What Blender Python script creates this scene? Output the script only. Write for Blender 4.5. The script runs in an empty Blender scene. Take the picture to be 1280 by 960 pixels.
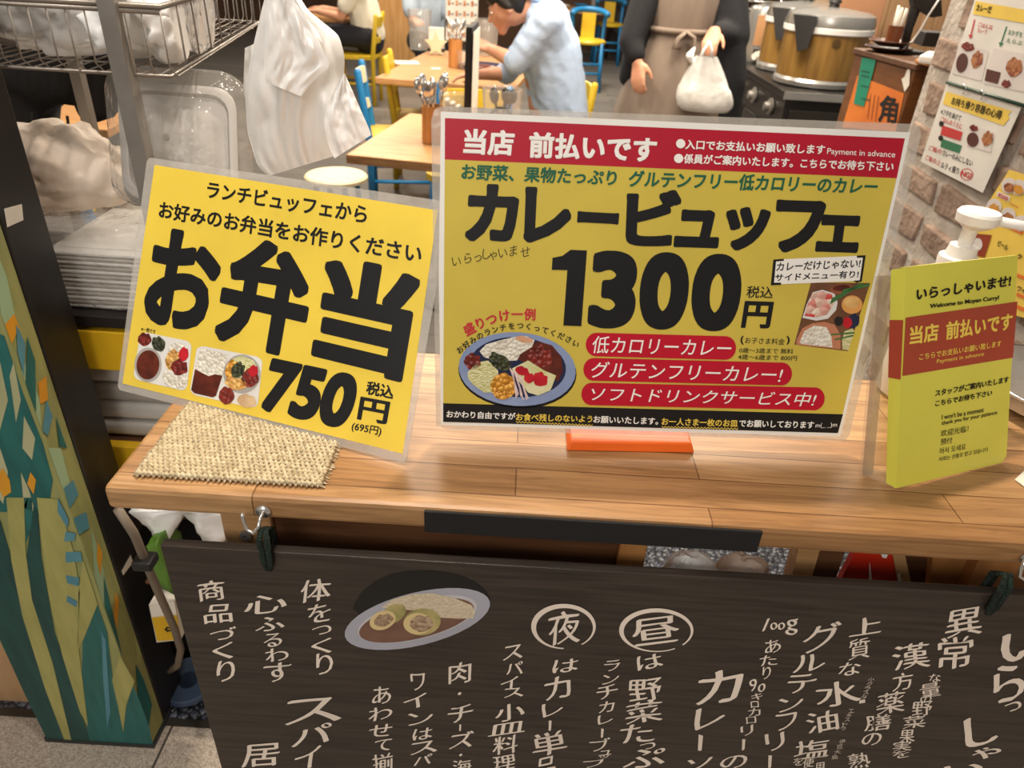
import bpy, bmesh, math, random
from mathutils import Vector as V, Matrix, noise
random.seed(7)
C = bpy.context.scene.collection
SC = bpy.context.scene
PI = math.pi

# ---------------------------------------------------------------- camera, light, exposure
CAM_H, PITCH, ROLL, FPX = 1.44, math.radians(31.42), math.radians(-3.5), 900.0
_R0 = V((1, 0, 0)); _U0 = V((0, math.sin(PITCH), math.cos(PITCH))); _F = V((0, math.cos(PITCH), -math.sin(PITCH)))
_R = _R0 * math.cos(ROLL) - _U0 * math.sin(ROLL)
_U = _R0 * math.sin(ROLL) + _U0 * math.cos(ROLL)
_O = V((0, 0, CAM_H))
cd = bpy.data.cameras.new('camera'); cam = bpy.data.objects.new('camera', cd); C.objects.link(cam)
cam.matrix_world = Matrix(((_R.x, _U.x, -_F.x, 0), (_R.y, _U.y, -_F.y, 0), (_R.z, _U.z, -_F.z, CAM_H), (0, 0, 0, 1)))
cd.sensor_width = 36; cd.lens = FPX / 1280 * 36; cd.clip_start = 0.02; cd.clip_end = 100
cd.dof.use_dof = True; cd.dof.focus_distance = 0.78; cd.dof.aperture_fstop = 9
SC.camera = cam
w = bpy.data.worlds.new('world'); SC.world = w; w.use_nodes = True
w.node_tree.nodes['Background'].inputs[0].default_value = (1.0, 0.9, 0.78, 1)
w.node_tree.nodes['Background'].inputs[1].default_value = 0.22
SC.view_settings.view_transform = 'Standard'; SC.view_settings.look = 'None'
SC.view_settings.exposure = 0.0; SC.view_settings.gamma = 1.0; SC.view_settings.use_curve_mapping = False

def area(name, loc, target, sx, sy, watts, col=(1, .9, .78)):
    l = bpy.data.lights.new(name, 'AREA'); l.shape = 'RECTANGLE'; l.size = sx; l.size_y = sy; l.energy = watts; l.color = col
    o = bpy.data.objects.new(name, l); C.objects.link(o); o.location = loc
    o.rotation_euler = (V(target) - V(loc)).to_track_quat('-Z', 'Y').to_euler()
    return o
def spot(name, loc, target, watts, ang, r=.05, col=(1, .86, .68), blend=.4):
    l = bpy.data.lights.new(name, 'SPOT'); l.energy = watts; l.spot_size = math.radians(ang); l.spot_blend = blend
    l.shadow_soft_size = r; l.color = col
    o = bpy.data.objects.new(name, l); C.objects.link(o); o.location = loc
    o.rotation_euler = (V(target) - V(loc)).to_track_quat('-Z', 'Y').to_euler()
    return o
area('passage_light', (-.5, -.25, 2.75), (-.1, .6, 1.0), 1.3, .5, 7, (1, .95, .88))
area('passage_light_front', (-.6, -2.0, 2.5), (0, .6, .8), 1.6, .8, 34, (1, .94, .86))
spot('counter_downlight', (.05, 1.25, 2.6), (.1, .56, 1.0), 112, 62, .03)
spot('rack_downlight', (-.30, .55, 2.75), (-.4, 1.0, 1.2), 52, 60, .05, (1, .9, .8))
spot('poster_wall_downlight', (.55, 1.7, 2.6), (1., 1.7, 1.2), 26, 70, .05)
for i, (x, y, e) in enumerate(((-.5, 3.2, 36), (.6, 4.0, 38), (-.7, 5.3, 44), (1.7, 4.2, 46), (-1.9, 3.0, 34), (.6, 8.6, 100), (-1.6, 7.4, 64), (1.2, 2.3, 14), (.75, 3.3, 42))):  # last entry: an added, unseen lamp to brighten the space under the counter
    area('ceiling_and_fill_lamp', (x, y, 2.7), (x, y, 0), .5, .5, e, (1, .87, .7))

# ---------------------------------------------------------------- from a photo pixel to a point of the place
def ray(px, py): return _F + _R * ((px - 640) / FPX) - _U * ((py - 480) / FPX)
def at(px, py, x=None, y=None, z=None):
    d = ray(px, py)
    t = x / d.x if x is not None else (y / d.y if y is not None else (z - CAM_H) / d.z)
    return _O + d * t

# ---------------------------------------------------------------- materials
def lin(c):
    r = []
    for v in c[:3]:
        v = v / 255.0
        r.append(v / 12.92 if v <= .04045 else ((v + .055) / 1.055) ** 2.4)
    return (*r, 1)
def mat(name, col, rough=.55, metal=0, col2=None, vs=8, st=(1, 1, 1), detail=4, lo=.35, hi=.65, bump=0, bs=None, coat=0, spec=.5, trans=0, emit=0):
    m = bpy.data.materials.new(name); m.use_nodes = True
    nt = m.node_tree; N = nt.nodes; L = nt.links; b = N['Principled BSDF']
    b.inputs['Base Color'].default_value = lin(col); b.inputs['Roughness'].default_value = rough; b.inputs['Metallic'].default_value = metal
    b.inputs['Coat Weight'].default_value = coat; b.inputs['Coat Roughness'].default_value = .12; b.inputs['Specular IOR Level'].default_value = spec
    b.inputs['Transmission Weight'].default_value = trans
    tc = N.new('ShaderNodeTexCoord'); mp = N.new('ShaderNodeMapping'); mp.inputs['Scale'].default_value = st
    L.new(tc.outputs['Object'], mp.inputs['Vector'])
    nz = N.new('ShaderNodeTexNoise'); nz.inputs['Scale'].default_value = vs; nz.inputs['Detail'].default_value = detail
    L.new(mp.outputs[0], nz.inputs['Vector'])
    rp = N.new('ShaderNodeValToRGB'); rp.color_ramp.elements[0].position = lo; rp.color_ramp.elements[1].position = hi
    c2 = col2 if col2 else tuple(min(255, v * 1.06) for v in col)
    rp.color_ramp.elements[0].color = lin(col); rp.color_ramp.elements[1].color = lin(c2)
    L.new(nz.outputs['Fac'], rp.inputs['Fac']); L.new(rp.outputs['Color'], b.inputs['Base Color'])
    if bump:
        n2 = N.new('ShaderNodeTexNoise'); n2.inputs['Scale'].default_value = bs or vs; n2.inputs['Detail'].default_value = 3
        L.new(mp.outputs[0], n2.inputs['Vector'])
        bp = N.new('ShaderNodeBump'); bp.inputs['Strength'].default_value = bump; bp.inputs['Distance'].default_value = .01
        L.new(n2.outputs['Fac'], bp.inputs['Height']); L.new(bp.outputs['Normal'], b.inputs['Normal'])
    return m
def film(name, tint=(235, 232, 226), body=.25, rough=.12, bump=.6, bs=25, gloss=1.0):
    """thin clear plastic: see-through mixed with a glossy whitish skin"""
    m = bpy.data.materials.new(name); m.use_nodes = True
    nt = m.node_tree; N = nt.nodes; L = nt.links; b = N['Principled BSDF']; out = N['Material Output']
    b.inputs['Base Color'].default_value = lin(tint); b.inputs['Roughness'].default_value = rough; b.inputs['Specular IOR Level'].default_value = gloss
    tr = N.new('ShaderNodeBsdfTransparent'); mx = N.new('ShaderNodeMixShader')
    fr = N.new('ShaderNodeFresnel'); fr.inputs['IOR'].default_value = 1.4
    ad = N.new('ShaderNodeMath'); ad.operation = 'ADD'; ad.use_clamp = True; ad.inputs[1].default_value = body
    ge = N.new('ShaderNodeNewGeometry'); ml = N.new('ShaderNodeMath'); ml.operation = 'MULTIPLY'; iv = N.new('ShaderNodeMath'); iv.operation = 'SUBTRACT'; iv.inputs[0].default_value = 1
    L.new(ge.outputs['Backfacing'], iv.inputs[1]); L.new(fr.outputs[0], ml.inputs[0]); L.new(iv.outputs[0], ml.inputs[1])
    L.new(ml.outputs[0], ad.inputs[0]); L.new(ad.outputs[0], mx.inputs[0])
    L.new(tr.outputs[0], mx.inputs[1]); L.new(b.outputs[0], mx.inputs[2]); L.new(mx.outputs[0], out.inputs['Surface'])
    if bump:
        tc = N.new('ShaderNodeTexCoord'); n2 = N.new('ShaderNodeTexNoise'); n2.inputs['Scale'].default_value = bs; n2.inputs['Detail'].default_value = 2
        bp = N.new('ShaderNodeBump'); bp.inputs['Strength'].default_value = bump; bp.inputs['Distance'].default_value = .01
        L.new(tc.outputs['Object'], n2.inputs['Vector']); L.new(n2.outputs['Fac'], bp.inputs['Height'])
        L.new(bp.outputs['Normal'], b.inputs['Normal']); L.new(bp.outputs['Normal'], fr.inputs['Normal'])
    return m
def cells(name, col, col2, scale, rough=.5, bump=.5, edge=None, ew=.06, metal=0, st=(1, 1, 1)):
    """voronoi patches: pebbles, food, brick-like scatter"""
    m = mat(name, col, rough, metal); nt = m.node_tree; N = nt.nodes; L = nt.links; b = N['Principled BSDF']
    tc = N.new('ShaderNodeTexCoord'); mp = N.new('ShaderNodeMapping'); mp.inputs['Scale'].default_value = st; L.new(tc.outputs['Object'], mp.inputs['Vector'])
    vo = N.new('ShaderNodeTexVoronoi'); vo.inputs['Scale'].default_value = scale; L.new(mp.outputs[0], vo.inputs['Vector'])
    sp = N.new('ShaderNodeSeparateColor'); L.new(vo.outputs['Color'], sp.inputs[0])
    mx = N.new('ShaderNodeMix'); mx.data_type = 'RGBA'; mx.inputs[6].default_value = lin(col); mx.inputs[7].default_value = lin(col2)
    L.new(sp.outputs[0], mx.inputs[0]); res = mx.outputs[2]
    if edge:
        ve = N.new('ShaderNodeTexVoronoi'); ve.feature = 'DISTANCE_TO_EDGE'; ve.inputs['Scale'].default_value = scale; L.new(mp.outputs[0], ve.inputs['Vector'])
        lt = N.new('ShaderNodeMath'); lt.operation = 'LESS_THAN'; lt.inputs[1].default_value = ew; L.new(ve.outputs['Distance'], lt.inputs[0])
        m2 = N.new('ShaderNodeMix'); m2.data_type = 'RGBA'; m2.inputs[7].default_value = lin(edge); L.new(lt.outputs[0], m2.inputs[0]); L.new(res, m2.inputs[6]); res = m2.outputs[2]
    L.new(res, b.inputs['Base Color'])
    if bump:
        bp = N.new('ShaderNodeBump'); bp.inputs['Strength'].default_value = bump; bp.inputs['Distance'].default_value = .01; bp.invert = True
        L.new(vo.outputs['Distance'], bp.inputs['Height']); L.new(bp.outputs['Normal'], b.inputs['Normal'])
    return m

# ---------------------------------------------------------------- mesh building (all in world coordinates)
def frame_of(d):
    d = d.normalized(); a = V((0, 0, 1)) if abs(d.z) < .9 else V((1, 0, 0))
    s = d.cross(a).normalized(); return s, s.cross(d).normalized()
class MB:
    def __init__(s): s.bm = bmesh.new()
    def face(s, pts, mi=0):
        f = s.bm.faces.new([s.bm.verts.new(V(p)) for p in pts]); f.material_index = mi; return f
    def hexa(s, p, bevel=0, seg=2):
        v = [s.bm.verts.new(V(q)) for q in p]
        fs = [s.bm.faces.new([v[i] for i in q]) for q in ((0, 3, 2, 1), (4, 5, 6, 7), (0, 1, 5, 4), (1, 2, 6, 5), (2, 3, 7, 6), (3, 0, 4, 7))]
        if bevel:
            bmesh.ops.bevel(s.bm, geom=list({e for f in fs for e in f.edges}), offset=bevel, segments=seg, affect='EDGES', profile=.5)
        return s
    def box(s, lo, hi, bevel=0, rz=0, seg=2):
        (a, b, c), (d, e, f) = lo, hi
        p = [V(q) for q in ((a, b, c), (d, b, c), (d, e, c), (a, e, c), (a, b, f), (d, b, f), (d, e, f), (a, e, f))]
        if rz:
            m = Matrix.Rotation(rz, 3, 'Z'); o = V(((a + d) / 2, (b + e) / 2, 0)); p = [m @ (q - o) + o for q in p]
        return s.hexa(p, bevel, seg)
    def prism(s, poly, off, mi=0):
        off = V(off); a = [s.bm.verts.new(V(p)) for p in poly]; b = [s.bm.verts.new(V(p) + off) for p in poly]
        n = len(a); fs = [s.bm.faces.new(a), s.bm.faces.new(b[::-1])]
        for i in range(n): fs.append(s.bm.faces.new((a[i], b[i], b[(i + 1) % n], a[(i + 1) % n])))
        for f in fs: f.material_index = mi
        bmesh.ops.recalc_face_normals(s.bm, faces=fs); return s
    def tube(s, pts, r, n=10, cap=True, flat=1.0):
        pts = [V(p) for p in pts]; rs = r if isinstance(r, (list, tuple)) else [r] * len(pts); rings = []; up = None
        for i, p in enumerate(pts):
            d = (pts[min(i + 1, len(pts) - 1)] - pts[max(i - 1, 0)])
            if d.length < 1e-9: d = V((0, 0, 1))
            d.normalize()
            if up is None: sx, up = frame_of(d)
            else:
                sx = d.cross(up); sx = sx.normalized() if sx.length > 1e-6 else frame_of(d)[0]; up = sx.cross(d).normalized() * -1
                up = (up if up.dot(prev) > 0 else -up)
            prev = up
            rings.append([s.bm.verts.new(p + sx * math.cos(2 * PI * k / n) * rs[i] + up * math.sin(2 * PI * k / n) * rs[i] * flat) for k in range(n)])
        for a, b in zip(rings, rings[1:]):
            for k in range(n): s.bm.faces.new((a[k], a[(k + 1) % n], b[(k + 1) % n], b[k]))
        if cap: s.bm.faces.new(rings[0][::-1]); s.bm.faces.new(rings[-1])
        return s
    def lathe(s, c, prof, n=32, axis=(0, 0, 1), cap=True):
        c = V(c); ax = V(axis).normalized(); sx, sy = frame_of(ax); rings = []
        for r, h in prof: rings.append([s.bm.verts.new(c + ax * h + (sx * math.cos(2 * PI * k / n) + sy * math.sin(2 * PI * k / n)) * max(r, 1e-5)) for k in range(n)])
        for a, b in zip(rings, rings[1:]):
            for k in range(n): s.bm.faces.new((a[k], a[(k + 1) % n], b[(k + 1) % n], b[k]))
        if cap: s.bm.faces.new(rings[0][::-1]); s.bm.faces.new(rings[-1])
        return s
    def ball(s, c, r, sub=2, sq=None):
        m = Matrix.Translation(V(c)) @ (sq if sq else Matrix.Identity(4))
        if isinstance(r, (int, float)): r = (r, r, r)
        bmesh.ops.create_icosphere(s.bm, subdivisions=sub, radius=1, matrix=m @ Matrix.Diagonal((*r, 1))); return s
    def add(s, verts, faces, mi=0):
        vs = [s.bm.verts.new(V(v)) for v in verts]
        for f in faces:
            try: s.bm.faces.new([vs[i] for i in f]).material_index = mi
            except ValueError: pass
        return s
def tag(o, label=None, cat=None, group=None, kind=None):
    if label: o['label'] = label
    if cat: o['category'] = cat
    if group: o['group'] = group
    if kind: o['kind'] = kind
    return o
ROOTM = {}
def thing(name, label, cat, loc=(0, 0, 0), group=None):
    o = bpy.data.objects.new(name, None); o.empty_display_size = .05; C.objects.link(o); o.location = loc
    ROOTM[o.name] = V(loc); return tag(o, label, cat, group)
def root_loc(o):
    while o.parent: o = o.parent
    return ROOTM.get(o.name, V((0, 0, 0)))
def obj(name, mb, m, parent=None, smooth=False, label=None, mats=None):
    bm = mb.bm if isinstance(mb, MB) else mb
    if isinstance(bm, bpy.types.Mesh): me = bm; me.name = name
    else:
        me = bpy.data.meshes.new(name); bm.normal_update(); bm.to_mesh(me); bm.free()
    if parent: me.transform(Matrix.Translation(-root_loc(parent)))
    for x in (mats or [m]): me.materials.append(x)
    if smooth:
        me.polygons.foreach_set('use_smooth', [True] * len(me.polygons))
        if smooth == 'auto': me.set_sharp_from_angle(angle=math.radians(38))
    o = bpy.data.objects.new(name, me); C.objects.link(o)
    if parent: o.parent = parent
    if label: o['label'] = label
    return o
def single(name, mb, m, label, cat, group=None, smooth=False, mats=None):
    return tag(obj(name, mb, m, None, smooth, mats=mats), label, cat, group)
def struct(name, mb, m, smooth=False):
    return tag(obj(name, mb, m, None, smooth), kind='structure')
def copy_tree(o, loc, label=None, rz=None):
    c = o.copy(); C.objects.link(c); c.location = loc
    if rz is not None: c.rotation_euler = (0, 0, rz)
    if label: c['label'] = label
    def rec(src, dst):
        for ch in list(src.children):
            k = ch.copy(); C.objects.link(k); k.parent = dst; rec(ch, k)
    rec(o, c); return c
def evaluated(mb, mods):
    me = bpy.data.meshes.new('tmp'); mb.bm.to_mesh(me); mb.bm.free()
    o = bpy.data.objects.new('tmp', me); C.objects.link(o)
    for t, kw in mods:
        md = o.modifiers.new(t, t)
        for k, v in kw.items(): setattr(md, k, v)
    dg = bpy.context.evaluated_depsgraph_get(); dg.update()
    r = bpy.data.meshes.new_from_object(o.evaluated_get(dg)); bpy.data.objects.remove(o); bpy.data.meshes.remove(me)
    return r
def flesh(chains, balls=(), vox=.009, it=6):
    """one continuous surface grown round chains of (point, radius) and ellipsoids"""
    b = MB()
    for ch in chains:
        for p, r in ch: b.ball(p, r, 2)
        for (p, r), (q, t) in zip(ch, ch[1:]): b.tube([p, q], [r, t], 12)
    for c, r in balls: b.ball(c, r, 2)
    return evaluated(b, [('REMESH', dict(mode='VOXEL', voxel_size=vox)), ('SMOOTH', dict(factor=.5, iterations=it))])
def crumple(mb, amp, sc, seed=0, ridge=True):
    for v in mb.bm.verts:
        p = v.co * sc + V((seed * 3.1, seed * 1.7, seed))
        n = noise.noise_vector(p) * .6 + noise.noise_vector(p * 2.3) * .3
        if ridge:
            k = 1 - 2 * abs(noise.noise(p * 1.3)); n += V((k, k, k)) * .25
        v.co += n * amp
    return mb

# ---------------------------------------------------------------- flat sheets with writing
class Sheet:
    """a flat sheet in the place: a corner, its right and its up direction"""
    def __init__(s, tl, tr, bl, k=1.0):
        q = [_O + (V(p) - _O) * k for p in (tl, tr, bl)]
        s.tl = q[0]; s.ex = (q[1] - q[0]).normalized(); up = (q[0] - q[2]); up -= s.ex * up.dot(s.ex); s.up = up.normalized()
        s.n = s.ex.cross(s.up).normalized()
        if s.n.dot(_O - s.tl) < 0: s.n = -s.n
        s.off = (0, 0, 1)
    def crop(s, ox, oy, sc): s.off = (ox, oy, sc); return s
    def px(s, x, y): return s.off[0] + x / s.off[2], s.off[1] + y / s.off[2]
    def P(s, x, y, lift=0):
        d = ray(*s.px(x, y)); t = (s.tl - _O).dot(s.n) / d.dot(s.n); return _O + d * t + s.n * lift
    def poly(s, pts, lift, mb=None, th=0):
        mb = mb or MB(); q = [s.P(x, y, lift) for x, y in pts]
        if th: mb.prism(q, -s.n * th)
        else:
            f = mb.face(q); f.normal_update()
            if f.normal.dot(s.n) < 0: f.normal_flip()
        return mb
    def ell(s, cx, cy, rx, ry, lift, ang=0, mb=None, n=36, jit=0, seed=0):
        pts = []
        for k in range(n):
            a = 2 * PI * k / n; j = 1 + jit * noise.noise(V((math.cos(a) * 2 + seed * 7, math.sin(a) * 2, seed)))
            x, y = rx * math.cos(a) * j, ry * math.sin(a) * j; c, q = math.cos(ang), math.sin(ang)
            pts.append((cx + x * c - y * q, cy + x * q + y * c))
        return s.poly(pts, lift, mb)
_gl = {}
def glyphs(txt, bold=0.0, nib=0.0):
    k = (txt, bold, nib)
    if k not in _gl:
        thin = -.014 if nib else min(bold, .006); c = bpy.data.curves.new('t', 'FONT'); c.body = txt; c.offset = thin; c.resolution_u = 8 if txt.isascii() else 3
        o = bpy.data.objects.new('t', c); m = o.to_mesh()
        v0, f0 = [tuple(v.co) for v in m.vertices], [tuple(p.vertices) for p in m.polygons]
        r = bold - thin; n = 0 if r < .003 else (8 if r < .02 else 16); vs, fs = list(v0), list(f0)
        for q in range(n):      # a heavier weight: the strokes thickened all round
            b0 = len(vs); a = 2 * PI * q / n; g = min(1.22, 1 / max(abs(math.cos(a)), abs(math.sin(a)))); dx, dy = r * g * math.cos(a), r * g * math.sin(a)
            vs += [(x + dx, y + dy, z - 1.2e-5 * (q + 1)) for x, y, z in v0]; fs += [tuple(i + b0 for i in f) for f in f0]
        if nib:                 # a slanted brush: thin strokes spread along one direction
            n = 9; vs, fs = [], []
            for q in range(n):
                b0 = len(vs); t = nib * (2 * q / (n - 1) - 1)
                vs += [(x + t * .92, y + t * .42, -1.2e-5 * q) for x, y, z in v0]; fs += [tuple(i + b0 for i in f) for f in f0]
        _gl[k] = (vs, fs)
        o.to_mesh_clear(); bpy.data.objects.remove(o); bpy.data.curves.remove(c)
    return _gl[k]
def text(S, txt, tl, tr, bl, lift=.0008, bold=.02, mb=None):
    """writing whose inked box fills the parallelogram tl-tr-bl (photo pixels of the sheet's crop)"""
    mb = mb or MB(); vs, fs = glyphs(txt, bold)
    xs = [v[0] for v in vs]; ys = [v[1] for v in vs]; x0, x1, y0, y1 = min(xs), max(xs), min(ys), max(ys)
    A, B, D = S.P(*tl, lift), S.P(*tr, lift), S.P(*bl, lift)
    mb.add([A + (B - A) * ((x - x0) / (x1 - x0)) + (D - A) * ((y1 - y) / (y1 - y0)) + S.n * z for x, y, z in vs], fs); return mb
def char(S, ch, cx, cy, w, h, lift=.0008, bold=.02, mb=None, ang=0, slant=0, wob=0, ink=False, nib=0):
    """one character about a centre; w, h are the size of its em square, or of its inked box"""
    mb = mb or MB()
    if ch == '|':
        w = h * .3; vs = [(.42, .88, 0), (.6, .82, 0), (.55, -.06, 0), (.46, -.12, 0), (.40, -.08, 0)]; fs = [(0, 1, 2, 3, 4)]
    else: vs, fs = glyphs(ch, 0 if nib else bold, nib)
    xs = [v[0] for v in vs]; ys = [v[1] for v in vs]
    if ink: ox, oy, kx, ky = (min(xs) + max(xs)) / 2, (min(ys) + max(ys)) / 2, w / (max(xs) - min(xs)), h / (max(ys) - min(ys))
    else: ox, oy, kx, ky = .5, .38, w, h
    c, q = math.cos(ang), math.sin(ang); out = []
    for x, y, z in vs:
        u, v = (x - ox) * kx, -(y - oy) * ky
        if wob:
            u += wob * w * math.sin(v / h * 5 + cx); v += wob * h * math.sin(u / w * 4 + cy)
        v -= slant * u
        out.append(S.P(cx + u * c - v * q, cy + u * q + v * c, lift + z))
    mb.add(out, fs); return mb
# ---------------------------------------------------------------- materials
def butcher():
    m = mat('butcher_block', (205, 150, 92), .38); nt = m.node_tree; N = nt.nodes; L = nt.links; b = N['Principled BSDF']
    tc = N.new('ShaderNodeTexCoord'); br = N.new('ShaderNodeTexBrick')
    br.offset = .43; br.inputs['Scale'].default_value = 1; br.inputs['Brick Width'].default_value = .42; br.inputs['Row Height'].default_value = .042
    br.inputs['Mortar Size'].default_value = .0007; br.inputs['Mortar Smooth'].default_value = 0
    br.inputs['Color1'].default_value = lin((200, 158, 110)); br.inputs['Color2'].default_value = lin((164, 120, 76)); br.inputs['Mortar'].default_value = lin((120, 80, 46))
    mpb = N.new('ShaderNodeMapping'); mpb.inputs['Location'].default_value = (.11, .012, 0)
    L.new(tc.outputs['Object'], mpb.inputs['Vector']); L.new(mpb.outputs[0], br.inputs['Vector'])
    mp = N.new('ShaderNodeMapping'); mp.inputs['Scale'].default_value = (3, 42, 42); L.new(tc.outputs['Object'], mp.inputs['Vector'])
    nz = N.new('ShaderNodeTexNoise'); nz.inputs['Scale'].default_value = 3; nz.inputs['Detail'].default_value = 6; nz.inputs['Distortion'].default_value = 1.2
    L.new(mp.outputs[0], nz.inputs['Vector'])
    rp = N.new('ShaderNodeValToRGB'); rp.color_ramp.elements[0].position = .3; rp.color_ramp.elements[0].color = (.55, .5, .45, 1); rp.color_ramp.elements[1].position = .6; rp.color_ramp.elements[1].color = (1, 1, 1, 1)
    L.new(nz.outputs['Fac'], rp.inputs['Fac'])
    mx = N.new('ShaderNodeMix'); mx.data_type = 'RGBA'; mx.blend_type = 'MULTIPLY'; mx.inputs[0].default_value = .85
    L.new(br.outputs['Color'], mx.inputs[6]); L.new(rp.outputs['Color'], mx.inputs[7]); L.new(mx.outputs[2], b.inputs['Base Color'])
    return m
W_BLOCK = butcher()
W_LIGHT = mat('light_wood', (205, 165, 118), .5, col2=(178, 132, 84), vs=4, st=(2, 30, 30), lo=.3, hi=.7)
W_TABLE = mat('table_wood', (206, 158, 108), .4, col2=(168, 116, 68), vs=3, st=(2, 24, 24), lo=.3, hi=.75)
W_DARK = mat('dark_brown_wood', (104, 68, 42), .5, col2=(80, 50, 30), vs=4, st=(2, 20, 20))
W_BROWN = mat('brown_cabinet', (122, 76, 36), .45, col2=(104, 62, 28), vs=4, st=(2, 2, 14))
W_PLY = mat('plywood', (196, 140, 82), .55, col2=(170, 112, 58), vs=3, st=(8, 8, 1.5))
W_WALL = mat('wood_wall', (188, 150, 112), .6, col2=(160, 120, 84), vs=3, st=(14, 14, 1.2), lo=.3, hi=.7)
BLACK = mat('black', (26, 24, 23), .5)
BLACKM = mat('black_matte', (22, 20, 20), .85, bump=.2, bs=300)
STEEL = mat('steel', (186, 184, 180), .26, .7, bump=.04, bs=60)
WIRE = mat('basket_wire', (138, 130, 122), .38, .5)
CHROME = mat('chrome', (215, 213, 210), .18, .85)
GUNMETAL = mat('rack_grey_metal', (150, 146, 140), .36, .35, col2=(128, 122, 116))
WHITE = mat('white_plastic', (236, 234, 230), .4)
OFFW = mat('off_white', (226, 220, 208), .6)
YEL = mat('sign_yellow', (232, 202, 74), .42, spec=.35)
YEL2 = mat('poster_yellow', (208, 186, 78), .35, spec=.4)
YELS = mat('leaflet_yellow', (222, 218, 84), .3, coat=.25)
PAPER = mat('paper_white', (238, 236, 230), .45)
RED = mat('print_red', (178, 20, 46), .4, spec=.4)
PILL = mat('pill_red', (188, 16, 44), .4, spec=.4)
REDB = mat('leaflet_red', (170, 66, 44), .35, coat=.25)
INK = mat('ink_black', (22, 22, 24), .4, spec=.4)
GREEN = mat('ink_green', (8, 92, 66), .5)
INKW = mat('ink_white', (246, 242, 236), .5)
INKY = mat('ink_yellow', (238, 208, 86), .5)
INKP = mat('ink_pale_yellow', (244, 214, 92), .45)
ORANGE = mat('orange_base', (226, 98, 22), .4)
LAMI = film('laminate', (214, 208, 198), .34, .16, .25, 40)
ACRYL = film('acrylic', (210, 190, 170), .14, .06, 0)
FILM = film('clear_film', (230, 224, 216), .14, .14, 1, 34)
FILM2 = film('film_wrap', (222, 216, 208), .26, .14, 1, 40)
BAGW = mat('white_bag', (244, 243, 241), .3, bump=.15, bs=22)
BAGT = film('thin_white_bag', (228, 224, 218), .72, .35, .5, 25, .6)
TRAYM = mat('tray_grey', (172, 167, 161), .4)
TRAYW = mat('tray_white', (226, 224, 220), .4)
BLUE = mat('chair_blue', (34, 132, 190), .45, col2=(28, 112, 168), vs=5)
YELP = mat('chair_yellow', (222, 188, 42), .45, col2=(206, 170, 36), vs=5)
CREAM = mat('chair_cream', (226, 212, 176), .5)
SKIN = mat('skin', (218, 160, 128), .55, col2=(208, 146, 114), vs=14)
HAIR = mat('hair_black', (26, 20, 18), .5, bump=.5, bs=60)
SHIRT = mat('blue_shirt', (180, 200, 228), .8, bump=.2, bs=40)
NAVY = mat('dark_trousers', (28, 28, 36), .85)
RICE = cells('rice', (240, 236, 224), (214, 206, 190), 260, .7, .3)
CURRY = mat('curry', (112, 44, 26), .35, col2=(78, 28, 18), vs=90)
MEAT = cells('meat', (142, 42, 30), (92, 24, 20), 200, .4, .3)
SALAD = cells('shredded_cabbage', (232, 226, 180), (190, 190, 120), 330, .6, .3, st=(1, 3, 2))
CORN = cells('corn', (244, 190, 82), (222, 150, 48), 190, .4, .6, (190, 120, 40), .05)
HERB = cells('seaweed', (70, 76, 44), (34, 40, 26), 240, .5, .4)
TOMATO = mat('tomato', (208, 36, 48), .3, col2=(176, 22, 38), vs=60)
PASTA = cells('pasta', (236, 190, 110), (206, 140, 70), 220, .45, .5)
PLATEB = mat('plate_grey_blue', (132, 150, 190), .3, col2=(148, 164, 200), vs=20)
PLATEN = mat('plate_navy', (34, 40, 74), .3)
SISAL = None
# ---------------------------------------------------------------- the setting
GRANITE = cells('granite', (198, 186, 172), (138, 126, 114), 420, .7, .3)
PEBBLE = cells('pebble_floor', (70, 74, 84), (96, 102, 116), 62, .28, .9, (34, 36, 42), .1)
def tiles(name, c1, c2, mo, wd, ht, rough):
    m = mat(name, c1, rough); nt = m.node_tree; N = nt.nodes; L = nt.links
    tc = N.new('ShaderNodeTexCoord'); br = N.new('ShaderNodeTexBrick'); br.inputs['Scale'].default_value = 1
    br.inputs['Brick Width'].default_value = wd; br.inputs['Row Height'].default_value = ht; br.inputs['Mortar Size'].default_value = .004
    for k, c in (('Color1', c1), ('Color2', c2), ('Mortar', mo)): br.inputs[k].default_value = lin(c)
    L.new(tc.outputs['Object'], br.inputs['Vector']); L.new(br.outputs['Color'], N['Principled BSDF'].inputs['Base Color']); return m
GREYT = tiles('grey_floor_tiles', (128, 122, 116), (110, 106, 102), (84, 80, 76), .9, .16, .42)
struct('floor', MB().box((-4, -1.2, -.05), (3, .905, 0)), GRANITE)
struct('floor_entrance', MB().box((-4, .91, -.05), (3, 2.0, 0)), PEBBLE)
struct('floor_dining', MB().box((-6, 2.0, -.05), (7, 14, 0)), GREYT)
struct('trim_1', MB().box((-4, .895, -.05), (3, .912, .002)), mat('floor_strip', (70, 66, 60), .4, .6))
struct('trim_4', MB().box((-.672, -1.2, -.02), (-.667, .895, .0006)), mat('slab_joint', (64, 58, 52), .8))
BACKW = mat('back_wall', (104, 74, 52), .7, col2=(78, 56, 40), vs=1.5)
struct('wall_back', MB().box((-6, 13, 0), (7, 13.1, 3.0)), BACKW)
struct('wall_left', MB().box((-6.1, 2.5, 0), (-6, 13, 3.0)), BACKW)
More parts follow.
